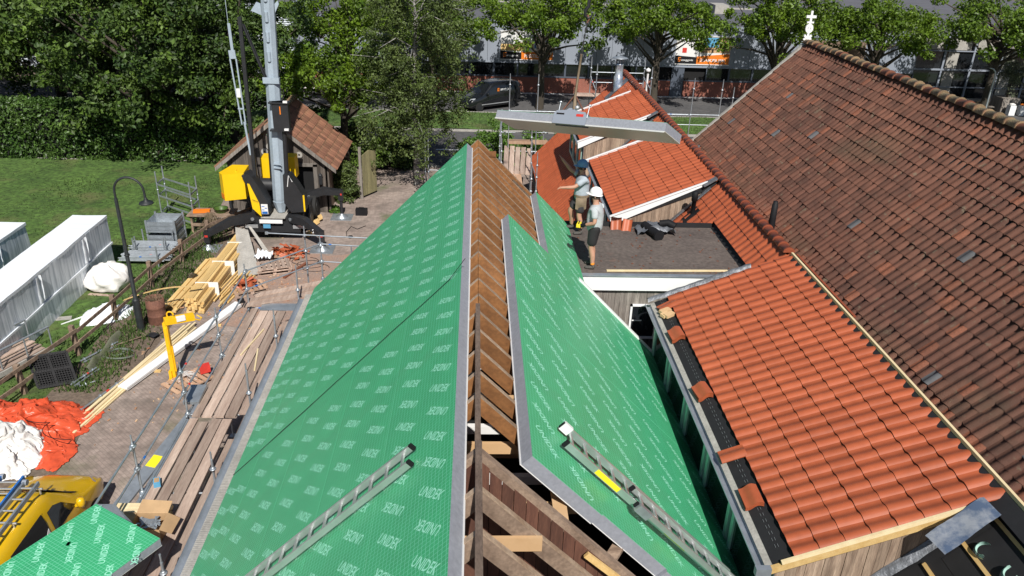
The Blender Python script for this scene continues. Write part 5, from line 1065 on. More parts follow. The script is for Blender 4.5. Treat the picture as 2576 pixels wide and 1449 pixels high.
for (x, z) in ((-8.95,2.72),(-8.72,2.95),(-7.5,2.6)):
    n = 14; m = MB(); vs = [V((x+r*math.cos(2*math.pi*k/n), y, z+r*math.sin(2*math.pi*k/n))) for y in (33.14,33.19) for r in (.05,.14) for k in range(n)]
    m.add(vs, [(k,(k+1)%n,n+(k+1)%n,n+k) for k in range(n)]+[(n+k,n+(k+1)%n,3*n+(k+1)%n,3*n+k) for k in range(n)]+[(k,2*n+k,2*n+(k+1)%n,(k+1)%n) for k in range(n)]); P(shed, 'stone_ring', m, m_kerb)
P(shed, 'lantern', MB().box(-6.72,33.0,1.35,-6.58,33.14,1.75).lathe([(.1,0),(0,.12)], (-6.65,33.07,1.75), 8), m_steel)

# ------------------------------------------------------------------ vans
def van(name, label, loc, rz, body, L, near_text=None, rack=False, extras=None):
    t = thing(name, label, 'van', loc, rz)
    st = [(0.0,.60,.36,.64,.54,.56,.60),(.06,.74,.30,.78,.62,.70,.70),(.25,.82,.27,.85,.72,.76,.82),(.6,.86,.26,.88,.84,.78,.94),(.98,.86,.26,.89,.96,.76,1.05),(1.12,.86,.26,.89,1.0,.75,1.12),(1.78,.86,.26,.89,1.05,.68,1.70),(2.1,.86,.26,.89,1.05,.68,1.79),(2.9,.86,.26,.89,1.06,.69,1.83),(3.7,.86,.26,.89,1.06,.69,1.80),(L-.08,.86,.28,.88,1.05,.68,1.74),(L,.82,.34,.84,1.0,.64,1.62)]
    secs = []
    for x, w0, z0, w1, z1, w2, z2 in st:
        half = [(w0*.9,z0-.02),(w0,z0+.05),(w1*1.0,(z0+z1)*.5),(w1,z1),((w1*.35+w2*.65)+.03,z1*.35+z2*.65),(w2+.02,z2-.06),(w2-.06,z2-.005),(w2*.45,z2+.03)]
        secs.append([V((x,-a,b)) for a, b in half]+[V((x,a,b)) for a, b in reversed(half)])
    n = len(secs[0]); m = MB(); m.add([p for s in secs for p in s], [(i*n+k,i*n+(k+1)%n,(i+1)*n+(k+1)%n,(i+1)*n+k) for i in range(len(secs)-1) for k in range(n)], True); m.add(secs[0],[tuple(range(n-1,-1,-1))]); m.add(secs[-1],[tuple(range(n))])
    b = P(t, 'body', m, body, True)
    def side(x, z):    # half width of the shell above the belt
        for q0, q1 in zip(st[:-1], st[1:]):
            if q0[0] <= x <= q1[0]:
                k = (x-q0[0])/(q1[0]-q0[0]); w1, z1, w2, z2 = [q0[i]*(1-k)+q1[i]*k for i in (3,4,5,6)]
                if z <= z1: return w1
                zm, wm = z1*.35+z2*.65, (w1*.35+w2*.65)+.03
                return w1+(wm-w1)*(z-z1)/(zm-z1) if z < zm else wm+(w2+.02-wm)*(z-zm)/(z2-.06-zm)
        return .86
    def patch(nm, pts, mat, s, off=.012):
        vs = [V((x, s*(side(x,z)+off), z)) for x, z in pts]; P(b, nm, MB().prism(vs, V((0,-s*.01,0))), mat, True)
    for s in (-1, 1):
        patch('side_window', [(1.38,1.06),(1.72,1.40),(1.95,1.52),(2.18,1.53),(2.20,1.06)], m_glass, s)
        patch('door_seam', [(2.28,.40),(2.295,.40),(2.295,1.6),(2.28,1.6)], m_dark, s, .004); patch('sill_strip', [(.95,.42),(3.2,.42),(3.2,.47),(.95,.47)], m_chrome if not rack else m_black, s, .01)
        mi = P(b, 'mirror', MB().lathe([(0,-.12),(.06,-.11),(.085,-.03),(.085,.05),(.06,.10),(0,.115)], (1.40,s*1.0,1.12), 10).bar((1.42,s*.88,1.05),(1.42,s*.95,1.07),.05,.05), body, True)
        P(b, 'headlight', MB().add([V((.10,s*.60,.70)),V((.42,s*.84,.78)),V((.50,s*.80,.90)),V((.26,s*.60,.845))],[(0,1,2,3)]).xf(Matrix.Translation((-.012,s*.016,.016))), m_chrome, True)
        for x in (.78, L-.72): w = P(t, 'wheel', MB().tube([(x,s*.70,.31),(x,s*.895,.31)], .31, 20), m_rub, True); P(w, 'rim', MB().tube([(x,s*.89,.31),(x,s*.905,.31)], .20, 14), m_steel, True)
        patch('handle', [(2.05,.98),(2.2,.98),(2.2,1.01),(2.05,1.01)], m_black, s, .02)
    wsv = [V((1.16,-.70,1.13)),V((1.16,.70,1.13)),V((1.74,.60,1.675)),V((1.74,-.60,1.675))]; P(b, 'windscreen', MB().prism([p+V((-.02,0,.035)) for p in wsv], (.012,0,-.012)), m_glass, True)
    P(b, 'wiper_panel', MB().add([V((1.02,-.74,1.085)),V((1.02,.74,1.085)),V((1.15,.72,1.16)),V((1.15,-.72,1.16))],[(0,1,2,3)]), m_black, True)
    P(b, 'grille', MB().box(-.012,-.42,.42,.02,.42,.54), m_black, True); P(b, 'aerial', MB().tube([(1.9,.3,1.78),(2.1,.3,2.05)], .006, 5), m_black, True)
    return t, b, side
tv, bv, sd_ = van('black_van', 'black delivery van with white lettering parked across the road', (-.85, 53.55, 0), math.radians(34), m_vblk, 4.25)
lg = MB(); put_text(lg, 'steggink', (3.05,-.885,1.30), (-1,0,0), (0,.16,1), height=.22, bold=.02) if False else put_text(lg, 'steggink', (2.95,-.90,1.33), (1,0,0), (0,.12,1), width=.95, height=.22, bold=.012)
P(bv, 'lettering', lg, m_text_w, True); P(bv, 'logo', MB().box(2.22,-.905,1.24,2.38,-.90,1.29).box(2.22,-.905,1.29,2.27,-.90,1.42).box(2.22,-.905,1.40,2.38,-.90,1.45).box(2.30,-.905,1.31,2.38,-.90,1.36), m_org, True)
yv, by, sd_ = van('yellow_van', 'yellow delivery van with roof ladders and open side door', (-8.95, 14.35, 0), -math.pi/2, m_vyel, 4.3, rack=True)
# local frame: x runs backwards from the nose, +y is the side facing the barn
P(by, 'dark_cargo_panel', MB().prism([V((2.34,sd_(2.5,z)+.014,z)) for z in (.45,1.0,1.45,1.62)]+[V((3.42,sd_(3.3,z)+.014,z)) for z in (1.62,1.45,1.0,.45)], (0,-.008,0)), m_dark, True)  # flat near-black panel on the body, painted shade for the open cargo bay
P(by, 'door_pillar', MB().prism([V((2.36,sd_(2.4,z)+.020,z)) for z in (.5,1.0,1.3)]+[V((2.52,sd_(2.4,z)+.020,z)) for z in (1.2,1.0,.5)], (0,-.005,0)), m_whiteb, True)
P(by, 'speaker', MB().tube([(2.9,.90,.72),(2.9,.915,.72)], .12, 14), m_steel, True); P(by, 'cargo_shelf', MB().box(2.6,.895,.85,3.38,.915,.92), m_oldwood, True)
P(by, 'rear_door', MB().prism([(3.5,.93,.35),(3.62,1.75,.35),(3.62,1.70,1.35),(3.5,.93,1.45)], (.04,0,0)), m_vyel, True)
for x in (1.95, 2.9, 3.8): P(yv, 'roof_bar', MB().tube([(x,-.68,1.92),(x,.68,1.92)], .022, 8).tube([(x,-.62,1.8),(x,-.62,1.92)], .02, 6).tube([(x,.62,1.8),(x,.62,1.92)], .02, 6), m_alu, True)
def vladder(y0, y1, x0, x1, z, mat, label):
    t = thing('van_ladder', label, 'ladder', yv.matrix_basis @ V(((x0+x1)/2,(y0+y1)/2,z)) if False else (-8.95+(y0+y1)/2, 14.35-(x0+x1)/2, z), -math.pi/2, 'ladders on the van roof'); cx, cy = (x0+x1)/2, (y0+y1)/2
    for y in (y0, y1): P(t, 'rail', MB().box(x0-cx,y-cy-.02,-.045,x1-cx,y-cy+.02,.045), mat, True)
    for i in range(8): xx = x0-cx+.15+i*(x1-x0-.3)/7; P(t, 'rung', MB().tube([(xx,y0-cy,0),(xx,y1-cy,0)], .02, 8), m_alu, True)
    P(t, 'roller', MB().tube([(x0-cx-.02,y0-cy-.04,.0),(x0-cx-.02,y0-cy+.04,.0)], .06, 10), m_clad, True)
vladder(-.20, .22, 1.7, 4.3, 2.0, m_blue, 'blue ladder on the yellow van roof'); vladder(.34, .60, 1.9, 4.4, 2.02, m_galv, 'grey ladder beside the blue ladder on the yellow van roof')

# ------------------------------------------------------------------ showroom building across the road
FY = 60.0
sb = thing('showroom', 'long grey clad showroom building with red brick plinth across the road', 'building', (10, 62, 0))
P(sb, 'roof', MB().box(-13,FY+.25,4.85,33.3,150,5.0), m_roofd); P(sb, 'roof_edge', MB().box(-13.1,FY-.06,5.02,33.35,FY+.28,5.14), m_clad)
for y in (74, 88): P(sb, 'roof_strip', MB().box(-12,y,5.0,33,y+.25,5.12), m_kerb)
P(sb, 'brick_plinth', MB().box(-13,FY-.02,0,14.7,FY+.2,1.15).box(15.75,FY-.02,0,33.2,FY+.2,1.15), m_fbrick); P(sb, 'dark_core', MB().box(-13,FY+.24,0,33.2,FY+.4,4.84), m_dark)
wdt = 1.15
for i in range(40):
    x = -13+i*1.155; o = P(sb, 'cladding_panel', MB().box(x,FY-.05,2.24,x+1.135,FY+.1,5.02), m_clad)
P(sb, 'lower_trim', MB().box(-13,FY-.09,2.16,33.2,FY+.1,2.24), m_clad); P(sb, 'window_sill', MB().box(-13,FY-.06,1.15,14.7,FY+.1,1.20).box(15.75,FY-.06,1.15,33.2,FY+.1,1.20), m_clad2)
for i in range(26):
    x = -12.9+i*1.78
    if 14.0 < x+.9 < 16.5: continue
    f = P(sb, 'window', MB().box(x,FY-.03,1.2,x+.07,FY+.12,2.16).box(x+.07,FY-.03,1.2,x+1.78,FY+.05,1.24).box(x+1.71,FY-.03,1.24,x+1.78,FY+.12,2.16), m_clad2); P(f, 'pane', MB().box(x+.07,FY+.06,1.2,x+1.71,FY+.08,2.16), m_glass, True)
P(sb, 'door', MB().box(14.75,FY-.03,0,15.7,FY+.08,2.16), m_clad2)
P(sb, 'roof_box', MB().box(20.3,70,5,21.5,72,5.7), m_kerb); P(sb, 'roof_box', MB().box(5,78,5,9,79,6), m_kerb)
P(sb, 'dark_door', MB().box(-8.2,FY-.05,0,-5.0,FY-.022,2.2), m_clad2); P(sb, 'glazed_door', MB().box(-9.9,FY-.06,1.9,-8.9,FY-.052,3.9), m_glass); P(sb, 'downpipe', MB().tube([(-12.85,FY-.12,1.2),(-12.85,FY-.12,5.0)], .06, 8), m_clad)
side_b = thing('corrugated_shed', 'pale corrugated metal building left of the grey showroom', 'building', (-18, 68, 0))
P(side_b, 'corrugated_wall', MB().grid(lambda u, v: (-45+u*30.5, 65.0+.03*math.sin(v*2*math.pi*34), v*5.2), 2, 240), m_corr); P(side_b, 'roof', MB().box(-45,65.05,5.2,-14.5,110,5.35), m_roofd); P(side_b, 'end_wall', MB().box(-14.5,65,0,-14.3,110,5.3), m_clad)
for x in (-15.6, -18.8): P(side_b, 'downpipe', MB().tube([(x,64.9,0),(x,64.9,5.2)], .08, 8), m_whiteb)
for x, z in ((-16.4,3.2),(-20,3.2)): P(side_b, 'louvre', MB().box(x,64.9,z,x+.7,64.96,z+.4), m_clad2)
def sign(x0, x1, z0, z1, word, label, kind):
    t = thing('billboard', label, 'billboard', (x0, FY-.1, z0), 0, 'printed billboards on the facade'); y = FY-.09; h = z1-z0; zb = z0+.30*h; w = x1-x0
    P(t, 'board', MB().box(x0,y,z0,x1,y+.035,z1), m_whiteb); P(t, 'bottom_rail', MB().box(x0-.05,y-.03,z0-.06,x1+.05,y+.035,z0-.003), m_whiteb); P(t, 'top_rail', MB().box(x0-.05,y-.03,z1+.003,x1+.05,y+.035,z1+.05), m_whiteb)
    q = y-.004
    P(t, 'black_field', MB().prism([(x0,q,z0),(x0+w*.40,q,z0),(x0+w*.40,q,zb-.05*h),(x0,q,zb)], (0,.003,0)), m_black); P(t, 'orange_field', MB().prism([(x0+w*.40,q,z0),(x1,q,z0),(x1,q,zb+.10*h if kind else zb-.02*h),(x0+w*.40,q,zb-.02*h)], (0,.003,0)), m_org)
    tx = MB(); put_text(tx, word, (x0+w*.70,q-.004,z0+.13*h), (1,0,0), (0,0,1), width=w*.48, height=.13*h, bold=.02); put_text(tx, 'steggink', (x0+w*.23,q-.004,z0+.13*h), (1,0,0), (0,0,1), width=w*.22, height=.09*h, bold=.01); P(t, 'lettering', tx, m_text_w)
    lx, lz = x0+w*.06, z0+.08*h; P(t, 'logo', MB().box(lx,q-.004,lz,lx+.16,q-.001,lz+.05).box(lx,q-.004,lz+.09,lx+.06,q-.001,lz+.26).box(lx,q-.004,lz+.26,lx+.20,q-.001,lz+.31).box(lx+.11,q-.004,lz+.07,lx+.20,q-.001,lz+.15), m_org)
    if kind == 0: P(t, 'photo_floor', MB().box(x0+.02,q,zb+.01,x0+w*.45,q+.003,zb+.25*h), m_timber); P(t, 'photo_figures', MB().box(x0+w*.30,q-.002,zb+.15*h,x0+w*.62,q+.001,z0+.62*h), m_skin); P(t, 'photo_cloth', MB().box(x0+w*.64,q-.002,zb+.12*h,x0+w*.8,q+.001,z0+.55*h), m_blue)
    else:
        P(t, 'photo_wall', MB().box(x1-w*.55,q,z0+.42*h,x1-.02,q+.003,z1-.02), m_ply); P(t, 'photo_window', MB().box(x0+w*.48,q-.003,z0+.62*h,x0+w*.78,q-.0005,z1-.04), m_lblue); P(t, 'photo_table', MB().box(x0+w*.42,q-.004,z0+.52*h,x0+w*.94,q-.001,z0+.56*h).box(x0+w*.5,q-.004,z0+.40*h,x0+w*.52,q-.001,z0+.52*h).box(x0+w*.86,q-.004,z0+.40*h,x0+w*.88,q-.001,z0+.52*h), m_oldwood); P(t, 'photo_chair', MB().box(x0+w*.12,q-.003,z0+.40*h,x0+w*.2,q-.0005,z0+.58*h), m_red)
sign(1.8, 5.7, 2.44, 4.4, 'PARTICULIER', 'billboard with orange PARTICULIER strip on the grey facade', 0); sign(14.85, 18.95, 2.44, 4.42, 'ZAKELIJK', 'billboard with orange ZAKELIJK strip on the grey facade', 1)
t = thing('billboard', 'dark picture billboard near the right end of the facade', 'billboard', (26,FY,2.4), 0, 'printed billboards on the facade'); P(t, 'board', MB().box(25.2,FY-.09,2.9,29.2,FY-.055,4.4), m_oldwood); P(t, 'orange_field', MB().box(25.2,FY-.095,2.4,29.2,FY-.055,2.9), m_org)
gb = thing('glass_hall', 'dark glazed entrance hall at the right end of the showroom', 'building', (42, 61, 0))
P(gb, 'roof', MB().box(33.3,60.5,5.05,60,90,5.25), m_roofd); P(gb, 'back_wall', MB().box(33.3,61.6,0,60,61.8,5.0), m_dark)
for i in range(12):
    x = 33.4+i*2.25; P(gb, 'mullion', MB().box(x,60.4,0,x+.14,60.6,5.05), m_clad); 
    for j, (z0, z1) in enumerate(((.1,1.1),(1.15,2.35),(2.5,3.8),(3.86,5.0))): P(gb, 'pane', MB().box(x+.14,60.52,z0,x+2.25,60.54,z1), m_glass)
    if i % 2 == 1: P(gb, 'blind', MB().box(x+.35,60.505,.15,x+1.2,60.518,2.3).box(x+.35,60.505,2.55,x+1.2,60.518,3.75), m_kerb)
    P(gb, 'blind', MB().box(x+.25,60.505,3.9,x+2.05,60.518,4.7), m_kerb)
for z in (1.1, 2.38, 3.8, 4.95): P(gb, 'transom', MB().box(33.4,60.38,z,60,60.62,z+(.12 if z == 2.38 else .06)), m_clad)
pt = thing('picnic_table', 'weathered picnic table with benches by the glass hall', 'picnic table', (36.8,57.6,0)); P(pt, 'top', MB().box(35.2,57.3,.72,38.2,58.1,.78), m_grey_wood); P(pt, 'bench', MB().box(35.3,56.75,.42,38.3,57.05,.47), m_grey_wood); P(pt, 'bench', MB().box(35.3,58.4,.42,38.3,58.7,.47), m_grey_wood)
for x in (35.7, 37.8): P(pt, 'leg', MB().box(x,56.9,.34,x+.08,58.6,.42).bar((x,57.1,0),(x,57.5,.72),.08,.08).bar((x,58.4,0),(x,58.0,.72),.08,.08), m_lath)
ol = thing('olive_planter', 'olive tree in a square wooden planter by the glass hall', 'potted tree', (39.6,57.6,0)); P(ol, 'planter', MB().box(38.9,56.9,0,40.3,58.3,1.05), m_grey_wood); P(ol, 'trunk', MB().tube([(39.6,57.6,1.0),(39.55,57.6,1.7),(39.65,57.6,2.3)], [.09,.07,.05], 8), m_bark)
for x, w, lb in ((39.3,.45,'left white square flower pot with white flowers before the planter'),(40.05,.35,'right white square flower pot before the planter')):
    p = thing('flower_pot', lb, 'flower pot', (x,56.3,0), 0, 'white flower pots'); P(p, 'pot', MB().box(x-w/2,56.1,0,x+w/2,56.1+w,.72), m_wpaint); P(p, 'flowers', MB().lathe([(0,0),(w*.5,.02),(w*.45,.10),(0,.14)], (x,56.1+w/2,.72), 8), m_bag if w > .4 else m_org)
l2 = thing('street_lamp', 'slim grey curved street lamp behind the brown roof ridge', 'street lamp', (35.3,53.2,0)); P(l2, 'post', MB().tube([(35.3,53.2,0),(35.3,53.2,3.2),(35.25,53.2,3.55),(35.05,53.2,3.75),(34.75,53.2,3.82)], [.07,.055,.05,.045,.04], 10), m_galv); P(l2, 'lamp_head', MB().ob((34.45,53.2,3.84),(.34,0,.03),(0,.12,0),(0,0,.04)), m_steel)

# ------------------------------------------------------------------ scaffold at the far gable and eave
fs = thing('gable_scaffold', 'tube scaffold round the far gable of the tiled house', 'scaffold', (6, 37, 0))
for x, zt in ((1.6,5.55),(2.92,5.56),(5.33,6.4),(5.54,6.2),(7.82,6.43),(8.08,6.1),(10.24,5.57),(11.6,5.54),(12.0,5.3)): standard(fs, x, 37.0 if x not in (5.54,8.08,12.0) else 36.5, 0, zt, rings=(1.8,3.84,zt-.5))
for a, b in (((1.6,37,3.84),(10.2,37,3.84)),((9.0,37,3.86),(14.5,37,3.86)),((9.5,37,3.37),(14.5,37,3.37)),((5.33,37,5.72),(7.82,37,5.72)),((5.33,37,5.26),(7.82,37,5.26)),((1.6,37,1.9),(12,37,1.9)),((1.6,37,3.3),(2.9,37,3.3)),((5.33,37,5.5),(5.54,36.5,5.0)),((7.82,37,5.5),(8.08,36.5,5.1))): ledger(fs, a, b, name='ledger')
for y, z in ((36.65,4.72),(36.9,4.74)): P(fs, 'deck_plank', MB().bar((4.6,y,z),(6.1,y,z),.22,.05), m_plank)
for i in range(3): P(fs, 'deck_plank', MB().bar((8.0,36.4+.24*i,2.4),(14,36.4+.24*i,2.4),.22,.045), m_plank2)
T('warning_pole', MB().tube([(7.95,36.8,2.4),(7.95,36.8,5.75)], .05, 8).lathe([(0,-.1),(.11,-.05),(.12,.04),(0,.12)], (7.95,36.8,5.9), 8), m_whiteb, 'white pole with a knob standing beside the far roof ridge', 'pole')
es = thing('eave_scaffold', 'plank scaffold along the far left eave of the tiled house', 'scaffold', (2.1, 33, 0))
for x, y in ((1.15,35.6),(1.3,38.2),(2.45,33.0),(2.55,31.0),(2.2,29.2),(1.15,33.0),(3.4,38.3),(2.6,35.4)): standard(es, x, y, 0, 3.55, rings=(1.9,2.5,3.0))
for a, b in (((1.15,35.6,2.6),(1.3,38.2,3.1)),((1.15,35.6,3.1),(1.3,38.2,3.6)),((1.3,38.2,2.5),(3.6,38.3,2.5)),((1.3,38.2,3.05),(3.6,38.3,3.05)),((2.45,33,2.5),(2.55,31,2.5)),((2.45,33,1.95),(2.2,29.2,1.95)),((1.15,33,1.95),(1.15,35.6,1.95))): ledger(es, a, b)
for i in range(5): P(es, 'deck_plank', MB().bar((1.35+.24*i,32.9,2.03+.02*(i % 2)),(1.55+.27*i,37.4-.1*i,2.03+.02*(i % 2)),.22,.045), m_plank)
for i in range(4): P(es, 'deck_plank', MB().bar((1.15+.24*i,28.2,1.99),(1.2+.24*i,33.4,1.99),.225,.045), m_plank2)
for i in range(3): P(es, 'deck_plank', MB().bar((1.6,37.7+.24*i,2.1),(3.6,37.75+.24*i,2.1),.22,.045), m_plank2)
ls = thing('road_scaffold', 'pair of scaffold posts standing left of the barn near the birch', 'scaffold', (-2.4,36,0)); standard(ls, -2.35, 36.6, 0, 3.0, rings=(.9,1.8)); standard(ls, -2.2, 36.6, 0, 3.0, rings=(.9,1.8)); ledger(ls, (-2.2,36.6,1.0), (0,36.4,1.0))

# ------------------------------------------------------------------ plants
def leaf_cloud(centers, radii, per, size, flat=.5, droop=0):
    C = np.repeat(np.asarray(centers), per, 0); Rr = np.repeat(np.asarray(radii), per); n = len(C)
    d = RNG.normal(size=(n,3)); d /= np.linalg.norm(d,axis=1)[:,None]; p = C+d*(Rr*RNG.random(n)**.45)[:,None]*np.array([1,1,.75])
    nrm = RNG.normal(size=(n,3))*.75+d*.6+np.array([0,-.15,flat]); nrm /= np.linalg.norm(nrm,axis=1)[:,None]
    t = np.cross(nrm, RNG.normal(size=(n,3))); t /= np.linalg.norm(t,axis=1)[:,None]; b = np.cross(nrm,t); s = (size*RNG.uniform(.6,1.35,n))[:,None]
    if droop: p[:,2] -= droop*RNG.random(n)**2
    v = np.stack([p-t*s, p-b*s*.55+nrm*s*.12, p+t*s, p+b*s*.55+nrm*s*.12],1).reshape(-1,3); return v, np.arange(n*4).reshape(-1,4)
def make_tree(seed, R, Zc, Rz, ncl, per, size, trunk_h, trunk_r, leaf, bark, clr=.75, low=-.75, ztop=99):
    global RNG; RNG = np.random.default_rng(seed); rnd = random.Random(seed); cs = []
    while len(cs) < ncl:
        d = RNG.normal(size=3); d /= np.linalg.norm(d); r = RNG.random()**.33
        if d[2] < low: continue
        q = d*r; w = 1+.45*fbm(d[0]*2.2+seed, d[1]*2.2, d[2]*2.2); z_ = Zc+q[2]*Rz*w
        if z_ < ztop: cs.append((q[0]*R*w, q[1]*R*w, z_))
    rad = [clr*rnd.uniform(.6,1.3) for _ in cs]; v, f = leaf_cloud(cs, rad, per, size)
    crown = raw_mesh('crown', v, f); crown.materials.append(leaf)
    m = MB(); m.tube([(0,0,0),(.05,0,trunk_h*.4),(.0,.06,trunk_h),(.1,.0,Zc)], [trunk_r*1.25,trunk_r,trunk_r*.85,trunk_r*.5], 10)
    for c in cs[::max(1,ncl//26)]:
        z0 = rnd.uniform(trunk_h*.75, Zc); m.tube([(0,0,z0),(c[0]*.45,c[1]*.45,z0+(c[2]-z0)*.35+.2),c], [trunk_r*.42,trunk_r*.25,.02], 6, False)
    tr = m.mesh('trunk'); tr.materials.append(bark); return crown, tr
def plant(name, label, cat, loc, rz, crown, trunk, sc=1, group=None):
    t = thing(name, label, cat, loc, rz, group); t.scale = (sc,)*3
    for nm, me in (('crown', crown), ('trunk', trunk)):
        o = bpy.data.objects.new(nm, me); COL.objects.link(o); o.parent = t
    return t
oakA = make_tree(11, 4.0, 5.9, 2.7, 84, 170, .11, 3.2, .24, m_oak, m_bark, .68, ztop=7.9, low=-.6); oakB = make_tree(23, 4.2, 6.0, 2.8, 88, 170, .11, 3.3, .26, m_oak, m_bark, .70, ztop=8.0, low=-.6); oakC = make_tree(37, 5.2, 6.6, 5.0, 150, 190, .12, 2.6, .26, m_oak2, m_bark, .85, low=-.95)
for i, (x, y, rz, tr, sc, lb) in enumerate(((4.45,54.6,.3,oakA,1.0,'oak in front of the PARTICULIER billboard'),(12.4,54.8,1.9,oakB,1.0,'oak behind the far roof ridge and flue'),(20.6,54.5,3.3,oakA,1.03,'oak right of the ZAKELIJK billboard'),(27.6,54.8,4.4,oakB,.98,'oak behind the white gable finial'),(35.6,54.0,5.6,oakB,1.08,'oak with a dark leaning trunk before the glass hall'),(43.5,54.5,.9,oakA,1.1,'oak at the top right corner'),(-7.9,51.2,2.6,oakA,.98,'oak between the crane mast and the birch'),(-3.0,55.3,1.2,oakA,.92,'oak behind the birch crown'),(-6.6,39.6,4.1,oakB,.80,'small oak hanging over the shed roof right of the mast'))): plant('oak_tree', lb, 'tree', (x,y,0), rz, *tr, sc, 'oaks in front of the showroom')
for i, (x, y, rz, tr, sc, lb) in enumerate(((-16.6,40.9,.4,oakC,1.0,'dense dark oak overhanging the hedge left of the crane'),(-22.0,45.0,2.1,oakC,1.0,'dense dark oak with pale trunk behind the ivy hedge'),(-28.5,44.6,4.0,oakC,1.05,'dense dark oak at the upper left corner'),(-12.6,42.2,5.2,oakC,.85,'tall oak directly left of the crane mast'),(-35.0,46.5,1.0,oakC,1.05,'dense oak at the left edge behind the hedge'),(-20.0,52.5,3.0,oakC,1.1,'oak further back in the left wood'),(-27.0,53.0,3.6,oakC,1.15,'oak deep in the left wood behind the corner oak'))): plant('oak_tree', lb, 'tree', (x,y,0), rz, *tr, sc, 'oaks behind the hedge')
wood_c = [(x, y, z) for x in np.arange(-62,-16,2.6) for y in (60,) for z in (2.2,4.6,7.0,9.4)]
v_, f_ = leaf_cloud([(c[0]+random.gauss(0,.8),c[1]+random.gauss(0,1),c[2]+random.gauss(0,.6)) for c in wood_c], [1.9]*len(wood_c), 160, .22)
o = link('far_wood', raw_mesh('far_wood', v_, f_), m_wood); o['kind'] = 'stuff'; o['label'] = 'dense dark wood behind the left oaks'
# birch with drooping twigs
RNG = np.random.default_rng(5); cs = []; rd = []
br = MB(); br.tube([(0,0,0),(.05,0,2),(-.05,.05,4.5),(.1,0,7.5),(.0,.0,11)], [.16,.14,.11,.07,.02], 8); rnd = random.Random(9)
for i in range(46):
    z0 = rnd.uniform(2.6,9.5); a = rnd.uniform(0,6.28); L = rnd.uniform(1.4,3.4)*(1-.04*(z0-3)); e = V((math.cos(a)*L, math.sin(a)*L, z0+rnd.uniform(.2,1.4)))
    br.tube([(0,0,z0),e*.5+V((0,0,z0*.5+.45)),e], [.035,.02,.01], 5, False)
    for k in range(7):
        f = rnd.uniform(.35,1.05); p = V((e.x*f, e.y*f, z0+(e.z-z0)*f)); dl_ = rnd.uniform(.4,2.2)
        for q in range(4): cs.append((p.x+rnd.gauss(0,.18), p.y+rnd.gauss(0,.18), p.z-dl_*q/3)); rd.append(.30)
v_, f_ = leaf_cloud(cs, rd, 27, .064, .2); bc = raw_mesh('crown', v_, f_); bc.materials.append(m_birch); bt = br.mesh('trunk'); bt.materials.append(m_bbark)
plant('birch_tree', 'birch with white bark and drooping twigs left of the green roof tip', 'tree', (-2.85,37.4,0), 0, bc, bt, 1.0)
# hedge, bushes
def leaf_surface(fn, n, size, thick):
    pts = np.array([fn(a, b) for a, b in RNG.random((n,2))]); pts += RNG.normal(0, thick, pts.shape)
    return leaf_cloud(pts, np.full(n, .05), 1, size, .25)
hd = thing('ivy_hedge', 'tall clipped hedge covered in ivy along the far lawn edge', 'hedge', (-22, 40.6, 0))
def hf(a, b):
    x = -42+a*29.5; s = b*4.2; y0 = 40.3-.35*max(0,(x+18)/6)*1.0
    if s < 2.7: return (x, y0+.16*fbm(x*.9,s*.9)+.10*s*.3, s)
    return (x, y0+.3+(s-2.7), 2.72+.14*fbm(x*1.1,s))
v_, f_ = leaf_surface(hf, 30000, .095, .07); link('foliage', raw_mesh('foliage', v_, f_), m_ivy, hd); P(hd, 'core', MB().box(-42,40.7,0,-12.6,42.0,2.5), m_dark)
def bush(name, label, c, rx, ry, rz, n, leaf, size=.07, cl=.28):
    t = thing(name, label, 'bush', (c[0],c[1],0)); pts = []
    for i in range(n):
        d = RNG.normal(size=3); d /= np.linalg.norm(d); d[2] = abs(d[2])*1.0; r = .62+.38*RNG.random(); w = 1+.25*fbm(d[0]*2+c[0],d[1]*2,d[2]*2); pts.append((c[0]+d[0]*rx*r*w, c[1]+d[1]*ry*r*w, c[2]+d[2]*rz*r*w))
    v_, f_ = leaf_cloud(pts, [cl]*n, 60, size); link('foliage', raw_mesh('foliage', v_, f_), leaf, t)
    s = MB(); [s.tube([(c[0],c[1],0),pts[k]], [.03,.01], 5, False) for k in range(0,n,max(1,n//14))]; P(t, 'stems', s, m_bark)
bush('bright_bush', 'bright green bush behind the tip of the barn roof', (1.0,40.0,.2), 2.0, 1.3, 2.2, 130, m_bush, .075, .30); bush('bright_bush', 'bright green bush behind the far eave scaffold', (3.4,40.3,.2), 1.8, 1.2, 2.0, 90, m_bush, .075, .30)
bush('round_shrub', 'dull green climbing shrub between shed and gate', (-5.95,34.9,.1), .62, .7, 2.0, 110, m_birch, .06, .22); bush('low_weed', 'small bright weed at the shed corner', (-6.15,33.3,0), .3, .25, .35, 12, m_bush, .05, .12)
for i, (x, y, r, h) in enumerate(((-10.9,39.0,1.6,2.6),(-8.6,41.2,1.6,2.8),(-6.4,40.6,1.3,2.2),(-4.4,40.2,1.2,1.8))): bush('dark_bush', ['dark bush at the hedge end beside the shed','dark bush behind the shed roof','dark bush right behind the shed','dark bush between the shed and the birch trunk'][i], (x,y,.1), r, r*.8, h, 90, m_oak2, .09, .34)
v_, f_ = leaf_cloud([(39.6+random.gauss(0,.7),57.6+random.gauss(0,.7),3.1+random.gauss(0,.65)) for _ in range(110)], [.35]*110, 40, .06); link('crown', raw_mesh('crown', v_, f_), m_olive, ol)
gt = thing('yard_gate', 'mossy wooden gate leaf standing open at the yard exit', 'gate', (-5.0,36,0))
m_gate = M('mossy_gate', (.16,.145,.075), .9, c2=(.26,.235,.12), vs=2, stretch=(4,4,.5), rnd=.15, fine=.2)
